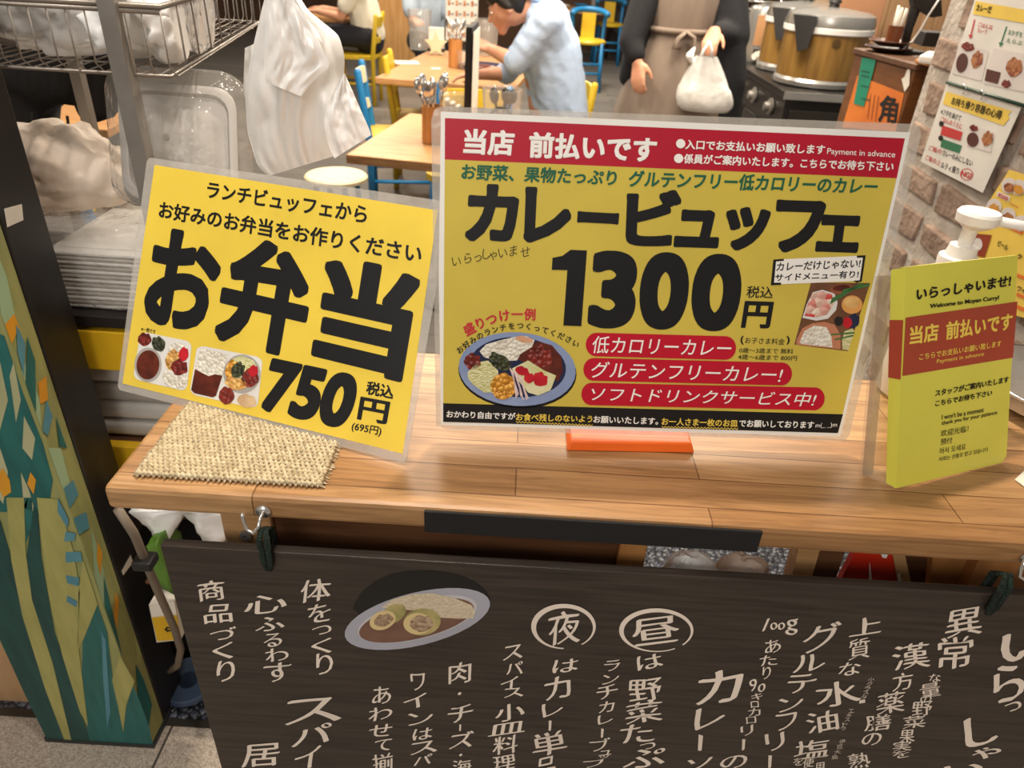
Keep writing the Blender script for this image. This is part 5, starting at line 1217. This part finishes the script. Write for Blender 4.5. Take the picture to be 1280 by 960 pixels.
arms = [[(V((cx - .11, 4.08, 1.38)), .085), (shR, .082), (elR, .064), (elR.lerp(wrR, .62), .052)], [(V((cx + .11, 4.08, 1.38)), .085), (shL, .082), (elL, .066), (elL.lerp(wrL, .7), .055)],
        [(V((cx - .17, 4.08, 1.33)), .085), (V((cx - .205, 4.05, 1.12)), .07), (V((cx - .225, 4.03, .93)), .065), (V((cx - .24, 4.05, .88)), .05)], [(V((cx - .1, 4.15, 1.3)), .09), (V((cx - .12, 4.2, .86)), .08)],
        [(V((cx + .17, 4.06, 1.33)), .09), (V((cx + .22, 4.0, 1.12)), .09), (V((cx + .26, 4.0, .9)), .10), (V((cx + .28, 4.02, .66)), .09)], [(V((cx + .1, 4.15, 1.3)), .09), (V((cx + .16, 4.2, .72)), .10)], [(V((cx, 4.17, 1.3)), .09), (V((cx, 4.22, .8)), .09)]]
obj('cardigan', flesh(arms, vox=.012, it=5), CARD, t, True)
for s in (-1, 1): obj('shoe', flesh([[(V((cx + s * .095, 4.08, .045)), .045), (V((cx + s * .1, 3.94, .04)), .042), (V((cx + s * .1, 3.88, .032)), .034)]], vox=.01), BLACK, t, True)
# the carrier bag in the worker's hand
g = L_h + V((-.01, -.03, -.03)); bgc = at(885, 105, y=3.78); bot = at(885, 140, y=3.78).z + .01
t2 = thing('carrier_bag', 'white carrier bag with a lunch box hanging from the hand of the apron wearer', 'plastic bag', (bgc.x, 3.78, bot))
BT = film('takeaway_bag', (232, 230, 226), .80, .32, .6, 20, .6)
mb = MB(); prev = None
for i in range(13):
    f = i / 12; z = bot + (g.z - .03 - bot) * f
    rx = (.112, .130, .134, .132, .127, .119, .110, .100, .089, .078, .067, .056, .046)[i]; ry = (.080, .09, .09, .085, .078, .07, .062, .054, .046, .039, .032, .026, .022)[i]
    c_ = V((bgc.x + (g.x - bgc.x) * f, 3.78 + (g.y - 3.78) * f, z)); ring = []
    for k in range(40):
        a = 2 * PI * k / 40; w_ = 1 + .10 * f * math.sin(a * 9 + 1) + .04 * math.sin(a * 5 + z * 20)
        e_ = 3.2; cs, sn = math.cos(a), math.sin(a); q_ = (abs(cs) ** e_ + abs(sn) ** e_) ** (-1 / e_) if f < .5 else 1
        ring.append(mb.bm.verts.new(c_ + V((rx * w_ * cs * q_, ry * w_ * sn * q_, 0))))
    if prev:
        for k in range(40): mb.bm.faces.new((prev[k], prev[(k + 1) % 40], ring[(k + 1) % 40], ring[k]))
    else: mb.bm.faces.new(ring[::-1])
    prev = ring
obj('bag_body', mb, BT, t2, True)
for s in (-1, 1): obj('handle', MB().tube([g + V((s * .025, .0, -.04)), g + V((s * .018, -.012, .0)), g + V((s * .004, -.012, .028)), g + V((0, .03, .03))], [.02, .012, .009, .008], 8, flat=.5), BAGW, t2, True)
obj('side_knot', flesh([[(at(866, 78, y=3.76), .012), (at(862, 70, y=3.76), .02), (at(868, 60, y=3.78), .008)]], vox=.006), BAGW, t2, True)
single('lunch_box', MB().box((bgc.x - .10, 3.72, bot + .006), (bgc.x + .10, 3.85, bot + .05), .008), OFFW, 'white lunch box inside the carrier bag of the apron wearer', 'food box')

# seated person in a white T-shirt, far left, facing left (head above the frame)
def far_person(label, hip, lean, top, skin_arm, pants, name='person'):
    t = thing(name, label, 'person', (hip[0], hip[1], 0)); h = V(hip); f = V(lean).normalized(); sd = V((-f.y, f.x, 0)); nk = h + V((0, 0, .50)) + f * .10; hc_ = nk + V((0, 0, .17)) + f * .06
    S1, S2 = nk + sd * .17 + V((0, 0, -.06)), nk - sd * .17 + V((0, 0, -.06)); e1, e2 = S1 + f * .14 + V((0, 0, -.27)), S2 + f * .14 + V((0, 0, -.27)); w1, w2 = e1 + f * .22 + V((0, 0, .04)), e2 + f * .22 + V((0, 0, .04))
    hch, hs_, hu_ = head(hc_, f); k1, k2 = h + f * .42 + sd * .1, h + f * .42 - sd * .1
    ch = [[(h, .13), (h.lerp(nk, .6), .13), (nk + V((0, 0, -.08)), .09), (nk, .05), (hc_ + V((0, 0, -.05)), .055)], [(S1, .055), (e1, .043), (w1, .027)], [(S2, .055), (e2, .043), (w2, .027)],
          [(h + sd * .09, .09), (k1, .065), (k1 + V((0, 0, -.42)), .04), (k1 + f * .1 + V((0, 0, -.45)), .033)], [(h - sd * .09, .09), (k2, .065), (k2 + V((0, 0, -.42)), .04), (k2 + f * .1 + V((0, 0, -.45)), .033)]]
    ch += hch + hand(w1, f, (0, 0, 1), 1, .17, .5) + hand(w2, f, (0, 0, 1), -1, .17, .5)
    obj('body', flesh(ch, vox=.010, it=4), SKIN, t, True); face(hc_, f, hs_, hu_, t); hair(hc_, f, t)
    obj('shirt', flesh([[(h + V((0, 0, .02)), .16), (h.lerp(nk, .6), .155), (nk + V((0, 0, -.07)), .11), (nk + V((0, 0, -.02)), .06)], [(S1, .085), (S1.lerp(e1, .65), .078)], [(S2, .085), (S2.lerp(e2, .65), .078)], [(h.lerp(nk, .7) + sd * .08, .1), (S1, .08)], [(h.lerp(nk, .7) - sd * .08, .1), (S2, .08)]], vox=.013), top, t, True)
    obj('trousers', flesh([[(h, .15), (h + V((0, 0, -.04)), .15)], [(h + sd * .09, .11), (k1, .085), (k1 + V((0, 0, -.38)), .06)], [(h - sd * .09, .11), (k2, .085), (k2 + V((0, 0, -.38)), .06)]], vox=.013), pants, t, True)
    return t
WT = mat('white_tshirt', (232, 224, 206), .85, bump=.2, bs=20)
q = at(462, 50, y=7.7); far_person('person in a white T-shirt sitting by the wooden partition', (q.x, 7.7, .60), (-1, -.1, 0), WT, SKIN, NAVY)
q = at(534, 30, y=7.4); far_person('person in a pale blue top sitting beyond the cup stack', (q.x, 7.4, .62), (.3, -1, 0), mat('pale_blue_top', (190, 206, 222), .85), SKIN, NAVY)
# ---------------------------------------------------------------- kitchen bench on the right
kc = at(985, 114, z=.85); kx, ky = kc.x, kc.y
t = thing('kitchen_bench', 'black and steel kitchen bench with knobs under the rice warmers', 'bench', (kx + .6, ky + .6, 0))
BST = mat('bench_black_steel', (46, 44, 42), .35, .4, col2=(34, 32, 31), vs=6)
obj('worktop', MB().box((kx - .02, ky - .02, .815), (2.9, 5.68, .85), .006), BST, t)
obj('cabinet', MB().box((kx, ky, .08), (2.88, 5.66, .815), .004), BST, t)
obj('front_panel', MB().box((kx + .03, ky - .008, .2), (2.85, ky, .76), .006), mat('bench_panel', (70, 66, 62), .3, .7), t)
obj('plinth', MB().box((kx + .03, ky + .03, 0), (2.86, 5.65, .08)), BLACK, t)
for k in range(4):
    y0 = ky + .05 + k * .36
    obj('door', MB().box((kx - .012, y0, .12), (kx, y0 + .33, .64), .004), BST, t)
    obj('knob', MB().lathe((kx - .004, y0 + .16, .735), [(.045, 0), (.045, .012), (.028, .016), (.024, .04), (.02, .042)], 22, (-1, 0, 0)), GUNMETAL, t, 'auto')
obj('edge_trim', MB().box((kx - .022, ky - .024, .812), (2.9, ky - .018, .85), .001), STEEL, t)
WPR = mat('warmer_woodprint', (160, 122, 62), .3, col2=(132, 96, 46), vs=5, st=(7, 7, .8), spec=.6)
def warmer(label, c, r, h):
    t = thing('rice_warmer', label, 'rice warmer', c, 'rice warmers on the bench'); c = V(c)
    obj('drum', MB().lathe(c, [(r * .98, .035), (r, .06), (r, h)], 48), WPR, t, 'auto')
    obj('base_ring', MB().lathe(c, [(r * .9, 0), (r * 1.03, .008), (r * 1.04, .03), (r * .99, .045)], 48), STEEL, t, 'auto')
    obj('rim', MB().lathe(c + V((0, 0, h)), [(r * 1.0, -.005), (r * 1.05, 0), (r * 1.05, .025), (r * 1.0, .03)], 48), WHITE, t, 'auto')
    obj('lid', MB().lathe(c + V((0, 0, h)), [(r * 1.03, .028), (r * 1.04, .05), (r * 1.0, .085), (r * .85, .1), (r * .3, .115), (.01, .118)], 48), STEEL, t, 'auto')
    obj('lid_knob', MB().lathe(c + V((0, 0, h + .112)), [(.03, 0), (.025, .02), (.035, .03), (.03, .042), (.005, .044)], 24), BLACK, t, 'auto')
    a = c + V((-r * .82, -r * .62, h + .06)); obj('hinge_flap', MB().prism([a + V((-.05, .03, 0.02)), a + V((.045, -.055, 0.02)), a + V((.03, -.075, -.13)), a + V((-.01, -.04, -.15))], (-.012, -.015, 0)), BLACK, t)
    e = c + V((-.1 * r, -r * 1.005, h * .86)); obj('emblem', MB().lathe(e, [(.022, 0), (.022, .004), (.012, .005)], 20, (0, -1, 0)), mat('emblem_dark', (88, 66, 36), .4), t, 'auto')
    return t
bc = at(1036, 114, z=.85)
warmer('large wood-print rice warmer with steel lid nearest on the bench', (bc.x, bc.y + .235, .85), .225, .27)
c2_ = at(965, 92, z=.85); warmer('wood-print rice warmer half hidden behind the largest one', (c2_.x + .18, c2_.y + .20, .85), .215, .27)
c3 = at(928, 76, z=.85); t = thing('steel_urn', 'tall steel urn with a brown panel at the left end of the bench', 'urn', (c3.x + .13, c3.y + .08, .85)); u_ = V((c3.x + .13, c3.y + .08, .85))
obj('drum', MB().lathe(u_, [(.125, 0), (.128, .02), (.125, .30), (.115, .325), (.05, .34)], 36), STEEL, t, 'auto')
obj('control_panel', MB().box((u_.x - .08, u_.y - .135, .86), (u_.x + .08, u_.y - .1, .93), .006), BLACK, t)
obj('red_button', MB().box((u_.x + .02, u_.y - .139, .885), (u_.x + .045, u_.y - .134, .905), .002), mat('button_red', (210, 50, 30), .4), t)
obj('brown_panel', MB().hexa([(u_.x - .09, u_.y - .10, .95), (u_.x - .035, u_.y - .127, .95), (u_.x - .03, u_.y - .12, .95), (u_.x - .085, u_.y - .09, .95), (u_.x - .09, u_.y - .10, 1.13), (u_.x - .035, u_.y - .127, 1.13), (u_.x - .03, u_.y - .12, 1.13), (u_.x - .085, u_.y - .09, 1.13)]), mat('panel_tan', (176, 132, 92), .4), t)
g = at(952, 80, z=.85); mb = MB().ball((g.x, g.y, .885), (.07, .055, .045), 4); crumple(mb, .025, 24, 3)
for v in mb.bm.verts: v.co.z = max(v.co.z, .851)
single('dish_cloth', mb, mat('cloth_white', (220, 212, 200), .9), 'rumpled white dish cloth on the edge of the bench', 'cloth', smooth=True)
g = at(980, 92, z=.85); t = thing('white_bottle', 'slim white plastic bottle in front of the rice warmers', 'bottle', (g.x, g.y, .85))
obj('bottle', MB().lathe((g.x, g.y, .85), [(.028, 0), (.03, .01), (.028, .11), (.012, .13), (.012, .14)], 20), WHITE, t, 'auto'); obj('cap', MB().lathe((g.x, g.y, .99), [(.018, 0), (.018, .03), (.008, .04)], 16), WHITE, t, 'auto')
g = at(1030, 4, y=5.3); t = thing('glass_bowls', 'clear lidded container on a green crate behind the rice warmers', 'container', (g.x, 5.35, .85))
obj('green_crate', MB().box((g.x - .12, 5.46, .851), (g.x + .4, 5.66, g.z - .1), .008), mat('crate_green', (38, 128, 66), .45), t)
obj('bowl', MB().lathe((g.x + .05, 5.53, g.z - .1), [(.08, 0), (.14, .08), (.145, .09), (.1, .12), (.02, .13)], 30), GLASSY, t, 'auto')
# steel rack behind the urn
t = thing('wire_tray', 'tall wire tray rack standing behind the steel urn', 'rack', (u_.x - .05, 5.5, .85)); mb = MB()
xa, xb = at(928, 10, y=5.45).x, at(972, 10, y=5.45).x
for k in range(7): mb.tube([(xa, 5.4, 1.02 + k * .045), (xb, 5.4, 1.02 + k * .045)], .006, 6)
for x in (xa, xb): mb.tube([(x, 5.4, .851), (x, 5.4, 1.35)], .008, 6)
obj('rails', mb, CHROME, t, True)
# stack of mugs and blade holder near the top of frame
g = at(1068, 0, y=5.2)
single('brown_box', MB().box((g.x - .12, 5.1, .851), (g.x + .16, 5.28, g.z + .12), .006), mat('carton_brown', (166, 120, 88), .6), 'light brown carton at the back of the bench beside the plank wall', 'box')

# ---------------------------------------------------------------- brown cabinet with the orange poster
nc = at(1147, 80, z=1.2); lc = at(1071, 60, z=1.2)
fdirc = (nc - lc); fdirc.z = 0; fw = fdirc.length; fd_ = fdirc.normalized(); dp = V((-fd_.y, fd_.x, 0)); dp = dp if dp.y > 0 else -dp
t = thing('brown_cabinet', 'tall brown wooden cabinet standing beyond the brick wall, orange poster on its front', 'cabinet', ((nc.x + lc.x) / 2, (nc.y + lc.y) / 2, 0))
L0, N0 = V((lc.x, lc.y, 0)), V((nc.x, nc.y, 0)); DD = dp * .36
def cbx(u0, u1, v0, v1, z0, z1, bv=.003):
    a = [L0 + fd_ * u0 + dp * v0, L0 + fd_ * u1 + dp * v0, L0 + fd_ * u1 + dp * v1, L0 + fd_ * u0 + dp * v1]
    return MB().hexa([p + V((0, 0, z0)) for p in a] + [p + V((0, 0, z1)) for p in a], bv)
obj('carcass', cbx(0, fw, 0, .40, .0, 1.182), W_BROWN, t); obj('top', cbx(-.008, fw + .008, -.008, .41, 1.182, 1.2), W_DARK, t)
obj('side_wing', cbx(fw, fw + .30, .12, .40, .0, 1.15), W_BROWN, t)
CS = Sheet(lc, nc, lc - V((0, 0, .3))); S = CS; S.tl = S.tl + S.n * .0005; S.crop(940, 0, 3.765)
po = thing('orange_poster', 'orange paper poster with a black brush character taped to the brown cabinet', 'poster', S.P(575, 480))
obj('sheet', S.poly([(497, 355), (717, 440), (676, 620), (425, 600)], .001, th=.0006), mat('poster_orange', (226, 128, 48), .55, col2=(212, 112, 40), vs=6), po)
obj('lettering', char(S, '角', 645, 515, 90, 130, .002, .03, None, .12, 0, 0, ink=True), INK, po)
mb = MB()
for k in range(3): S.poly([(560 + k * 18, 440 + k * 6), (564 + k * 18, 441 + k * 6), (548 + k * 18, 560 + k * 6), (544 + k * 18, 559 + k * 6)], .002, mb)
for ch, x, y in (('い', 685, 483), ('か', 676, 508), ('く', 668, 530)): char(S, ch, x, y, 20, 22, .002, .01, mb)
obj('small_lettering', mb, mat('poster_brown_ink', (150, 70, 30), .6), po)
po = thing('green_strip', 'green paper strip stuck beside the orange poster on the brown cabinet', 'paper strip', S.P(535, 380))
obj('strip', S.poly([(522, 270), (588, 282), (530, 502), (482, 488)], .003, th=.0006), mat('strip_green', (22, 132, 104), .5), po)
mb = MB()
for y in (330, 352, 400, 460): S.poly([(520, y), (560, y + 8), (557, y + 14), (517, y + 6)], .004, mb)
obj('printed_lines', mb, mat('strip_dark', (12, 84, 70), .5), po)
single('white_tag', S.poly([(738, 320), (748, 325), (744, 400), (722, 432), (708, 372), (722, 362)], .003, th=.001), OFFW, 'small white paper tag stuck near the right edge of the brown cabinet', 'paper tag')
for k, (r, z, m) in enumerate(((.075, 1.2005, mat('plate_dark_brown', (58, 34, 26), .35)), (.068, 1.2185, mat('plate_brown', (84, 50, 34), .35)))):
    g = lc + fd_ * .09 + dp * .06; single('brown_plate', MB().lathe((g.x, g.y, z), [(r * .5, 0), (r, .016), (r * .98, .018), (r * .5, .005)], 32), m, ('lower dark brown round plate on top of the brown cabinet', 'upper brown round plate under the straw cup on the brown cabinet')[k], 'plate', 'plates on the brown cabinet', smooth='auto')
gc = V((g.x + .004, g.y, 1.2240)); t = thing('straw_cup', 'small brown cup of white paper straws on the brown plates', 'cup', gc)
obj('cup', MB().lathe(gc, [(.022, 0), (.024, .055), (.021, .055), (.018, .006)], 24), mat('cup_brown', (116, 62, 28), .4), t, 'auto')
for k in range(5): a = k * 1.3; obj('straw', MB().tube([gc + V((.008 * math.cos(a), .008 * math.sin(a), .008)), gc + V((.014 * math.cos(a) + .004, .014 * math.sin(a), .10 + .006 * (k % 3)))], .0045, 8), OFFW, t, True)
def on_cab(px0, py0, px1, py1, z, h, d, name, m, lb, cat, bv=.005):
    a, b2 = at(px0, py0, z=z), at(px1, py1, z=z); e = (b2 - a); e.z = 0; n_ = V((-e.y, e.x, 0)).normalized(); n_ = n_ if n_.y > 0 else -n_
    p = [a, b2, b2 + n_ * d, a + n_ * d]; return single(name, MB().hexa([q + V((0, 0, .0006)) for q in p] + [q + V((0, 0, h)) for q in p], bv), m, lb, cat)
single('side_shelf', cbx(fw - .02, fw + .34, .0, .42, 1.2005, 1.212), W_PLY, 'thin wooden shelf board carrying the white tray beside the brown cabinet', 'shelf')
on_cab(1146, 79, 1206, 86, 1.2125, .022, .16, 'white_tray', WHITE, 'white plastic tray with raised rim on the board beside the brown cabinet', 'tray', .006)
on_cab(1152, 58, 1206, 62, 1.2125, .045, .1, 'black_box', BLACK, 'flat black box behind the white tray on the brown cabinet', 'box', .003)
t = thing('monitor_arm', 'black jointed stand with a cable rising behind the brown cabinet', 'stand', at(1127, 66, z=1.2))
p_ = [at(1128, 66, y=nc.y + .30), at(1136, 35, y=nc.y + .30), at(1146, 5, y=nc.y + .30), at(1150, -20, y=nc.y + .30)]
obj('arm', MB().tube(p_, [.014, .014, .018, .018], 10), BLACK, t, True)
q = [at(x, y, y=nc.y + .28) for x, y in ((1140, -10), (1176, -12), (1178, 20), (1166, 22), (1142, 8))]; obj('bracket', MB().prism(q, (0, .03, 0)), BLACK, t)
obj('cable', MB().tube([at(x, y, y=nc.y + .26) for x, y in ((1128, 62), (1140, 52), (1152, 35), (1160, 20), (1180, -10))], .003, 7), WHITE, t, True)
obj('base', MB().box((p_[0].x - .04, p_[0].y - .05, 1.2005), (p_[0].x + .06, p_[0].y + .05, 1.21), .003), BLACK, t)

# ---------------------------------------------------------------- posters on the brick wall (plane x = .99)
XW = .990
W0 = lambda x, y: at(x, y, x=XW)
SW = Sheet((XW, 1.9, 1.4), (XW, 1.5, 1.4), (XW, 1.9, 1.0)); SW.n = V((-1, 0, 0))
PWH = mat('notice_white', (232, 228, 220), .45, spec=.4); PYE = mat('menu_yellow', (240, 206, 92), .45); BOWLW = mat('print_pale_tray', (222, 214, 210), .5)
CUR = mat('print_dark_curry', (86, 44, 38), .5); FOO = cells('print_food', (190, 130, 80), (140, 70, 50), 90, .5, .2); PRED = mat('notice_red', (200, 60, 60), .5); PGR = mat('notice_green', (50, 120, 84), .5)
S = SW; S.crop(1120, 0, 3.692)
po = thing('wall_notice', 'upper white notice with lunch tray pictures pinned on the brick wall', 'poster', S.P(420, 240))
obj('sheet', S.poly([(385, -60), (240, 375), (600, 480), (760, -60)], .001, th=.0008), PWH, po)
obj('yellow_header', S.poly([(372, 5), (600, 45), (600, 108), (358, 66)], .002), PYE, po)
mb = text(S, 'カレーだ', (380, 18), (450, 30), (374, 50), .003, .03); obj('header_lettering', mb, INK, po)
mb = S.poly([(364, 90), (370, 91), (352, 165), (346, 164)], .002); S.poly([(338, 160), (360, 164), (345, 180)], .002, mb)
obj('red_arrow', mb, PRED, po); mb = text(S, 'ごはんは', (385, 100), (452, 116), (381, 122), .002, .01); text(S, 'カレーで', (382, 130), (425, 138), (379, 150), .002, .01, mb); obj('red_writing', mb, PRED, po)
mb = S.poly([(512, 122), (518, 123), (492, 200), (486, 199)], .002); S.poly([(478, 195), (502, 200), (484, 216)], .002, mb)
text(S, 'おかずを', (525, 135), (590, 148), (520, 160), .002, .01, mb); text(S, 'えらぶ', (515, 175), (590, 190), (511, 195), .002, .01, mb); obj('green_writing', mb, PGR, po)
for k, (cx_, cy_) in enumerate(((348, 285), (500, 320))):
    p2 = obj('tray_picture', S.poly([(cx_ - 55, cy_ - 85), (cx_ + 85, cy_ - 50), (cx_ + 50, cy_ + 90), (cx_ - 85, cy_ + 55)] if k == 0 else [(455, 222), (660, 262), (620, 430), (405, 385)], .002), BOWLW, po)
    obj('curry', S.ell(cx_ - 38, cy_ + 5, 26, 45, .003, .2) if k == 0 else S.poly([(425, 318), (490, 335), (475, 388), (415, 372)], .003), CUR, p2)
    obj('food', S.ell(cx_ + 32, cy_ - 8, 26, 40, .003, .3, jit=.25) if k == 0 else S.ell(552, 312, 38, 44, .003, .2, jit=.2), FOO, p2)
    obj('side_food', S.ell(cx_ - 10, cy_ - 68, 30, 20, .003, .2, jit=.3) if k == 0 else S.ell(515, 388, 22, 18, .003, jit=.3), MEAT, p2)
obj('green_rail', MB().tube([S.P(242, 380, .004), S.P(420, 434, .004), S.P(600, 488, .004)], .0035, 7), mat('rail_green', (28, 60, 44), .4), po, True)
mb = MB()
for x, y in ((322, 406), (405, 432)): mb.tube([S.P(x, y - 6, .008), S.P(x + 12, y - 16, .010), S.P(x + 18, y + 10, .008), S.P(x - 5, y + 28, .004)], .0012, 6)
obj('binder_ring', mb, CHROME, po, True)
po = thing('wall_notice', 'lower white notice with yellow header ribbon hanging under the upper notice', 'poster', S.P(350, 640))
obj('sheet', S.poly([(235, 388), (582, 490), (402, 890), (115, 745)], .001, th=.0008), PWH, po)
obj('ribbon', S.poly([(235, 422), (538, 512), (522, 530), (528, 545), (500, 580), (220, 480)], .002), PYE, po)
obj('ribbon_lettering', text(S, 'お持ち帰り容器の心得', (268, 445), (500, 512), (258, 482), .003, .02), INK, po)
mb = text(S, '※フタをあけて', (215, 500), (308, 533), (207, 526), .002, .012)
text(S, 'カレーのみにしない', (222, 690), (360, 740), (216, 718), .002, .012, mb); text(S, 'ルティ盛り', (215, 745), (298, 775), (208, 775), .002, .012, mb); S.ell(213, 572, 11, 13, .002, mb=mb); S.ell(210, 638, 11, 13, .002, mb=mb); obj('black_writing', mb, INK, po)
mb = text(S, 'ごはんのうえに', (212, 535), (312, 572), (206, 560), .002, .01); text(S, 'ご飯の', (158, 668), (218, 690), (152, 692), .002, .01, mb); text(S, 'ご飯の上', (142, 712), (212, 742), (137, 736), .002, .01, mb); obj('red_writing', mb, PRED, po)
obj('red_block', S.poly([(218, 578), (312, 610), (300, 650), (208, 622)], .002), PRED, po); obj('green_block', S.poly([(216, 640), (308, 672), (296, 708), (208, 678)], .002), PGR, po)
p2 = obj('tray_picture', S.poly([(350, 578), (460, 612), (440, 704), (328, 672)], .002), BOWLW, po)
obj('curry', S.ell(360, 645, 27, 33, .003), CUR, p2); obj('food', S.ell(428, 642, 25, 34, .003, .3, jit=.3), FOO, p2); obj('side_food', S.ell(365, 592, 20, 14, .003, .3, jit=.3), MEAT, p2)
mb = MB(); n = 30
for k in range(n):
    pt = lambda i, r_: (330 + 30 * r_ * math.cos(2 * PI * i / n), 805 + 28 * r_ * math.sin(2 * PI * i / n)); S.poly([pt(k, 1), pt(k + 1, 1), pt(k + 1, .88), pt(k, .88)], .002, mb)
text(S, 'NG!', (308, 786), (354, 800), (302, 812), .002, .03, mb); obj('no_good_stamp', mb, PRED, po)
S.crop(1070, 230, 4.571)
po = thing('wall_menu', 'yellow drinks and food menu at the right edge of the picture on the brick wall', 'poster', S.P(880, 200))
obj('sheet', S.poly([(878, -80), (430, 612), (1010, 778), (1460, 88)], .001, th=.0008), PYE, po)
obj('orange_band', S.poly([(735, 168), (962, 275), (955, 292), (728, 184)], .002), mat('menu_orange', (226, 120, 48), .5), po)
mb = S.poly([(815, 40), (888, 72), (878, 102), (806, 68)], .002); obj('price_tag', mb, PWH, po)
obj('price_writing', text(S, '¥500', (822, 48), (880, 75), (815, 70), .003, .02), PRED, po); mb = MB(); text(S, 'おすすめ', (890, 105), (935, 128), (886, 118), .003, .01, mb); obj('red_writing', mb, PRED, po)
for k, (x, y) in enumerate(((795, 130), (875, 180), (948, 225), (880, 10), (935, 20))):
    o_ = obj('dish_picture', S.ell(x, y, 44, 46, .0025, .3), BOWLW, po); obj('food', S.ell(x + 3, y + 12, 30, 26, .0035, .3, jit=.3, seed=k), FOO if k % 2 else mat('menu_food_orange', (214, 150, 60), .5), o_)
o_ = obj('beer_picture', S.poly([(668, 282), (782, 292), (740, 420), (640, 395)], .0025), mat('beer_red_brown', (150, 60, 30), .5), po); obj('mug', S.ell(705, 345, 26, 36, .0035), BOWLW, o_); 
mb = text(S, 'ビール', (825, 320), (880, 350), (815, 352), .003, .03); text(S, 'ク', (930, 395), (960, 405), (922, 425), .003, .03, mb); text(S, 'ワイン', (935, 580), (1010, 610), (925, 610), .003, .03, mb); obj('black_writing', mb, INK, po)
for (a_, b_) in ((510, 530), (620, 640), (690, 712)): obj('orange_rule', S.poly([(925, a_), (1060, a_ + 55), (1056, b_ + 55), (921, b_)], .002), bpy.data.materials['menu_orange'], po)

# ---------------------------------------------------------------- pump bottle and steel tray on the counter
pc = at(1205, 440, y=.75); pxw = .484
t = thing('pump_bottle', 'white pump sanitiser bottle standing behind the yellow leaflet stand', 'pump bottle', (pxw, .755, 1.0))
zc_ = at(1195, 325, y=.755).z; bcx = at(1198, 325, y=.755).x
c_ = V((bcx, .755, 1.0)); ztop = at(1215, 272, y=.755).z
obj('bottle', MB().lathe(c_, [(.03, .001), (.035, .006), (.035, zc_ - 1.03), (.028, zc_ - 1.015), (.015, zc_ - 1.008)], 36), mat('bottle_white', (226, 222, 216), .35), t, 'auto')
zz = zc_ - 1.0
obj('collar', MB().lathe(c_, [(.020, zz - .010), (.021, zz), (.0205, zz + .004), (.016, zz + .006), (.0145, zz + .012), (.014, zz + .017), (.008, zz + .018)], 32), WHITE, t, 'auto')
obj('stem', MB().lathe(c_, [(.0075, zz + .016), (.0075, zz + .034), (.011, zz + .040)], 20), WHITE, t, 'auto')
hd_ = c_ + V((.003, 0, zz + .037))
obj('pump_head', MB().lathe(hd_, [(.012, 0), (.0205, .006), (.0215, .015), (.0195, .018), (.004, .018)], 32), WHITE, t, 'auto')
obj('spout', MB().tube([hd_ + V((.015, 0, .009)), hd_ + V((.05, -.006, .006)), hd_ + V((.075, -.010, .0)), hd_ + V((.082, -.011, -.006))], [.0055, .005, .0045, .004], 12), WHITE, t, True)
g = at(1290, 520, z=1.0); t = thing('steel_dish', 'round steel dish at the right edge of the counter behind the leaflet stand', 'dish', (g.x + .02, g.y + .03, 1.0)); gc = V((g.x + .045, g.y + .03, 1.0005))
obj('pan', MB().lathe(gc, [(.06, 0), (.085, .012), (.092, .03), (.094, .03), (.089, .012), (.06, .003)], 44), STEEL, t, 'auto')
obj('rim', MB().lathe(gc + V((0, 0, .03)), [(.092, -.002), (.096, 0), (.092, .002)], 44, cap=False), CHROME, t, True)
g = at(1285, 590, z=1.0); mb = MB().prism([at(1268, 600, z=1.0008), at(1300, 570, z=1.0008), at(1330, 590, z=1.0008), at(1310, 630, z=1.0008)], (0, 0, .0008))
single('paper_slip', mb, OFFW, 'white paper slip lying at the right edge of the counter', 'paper')
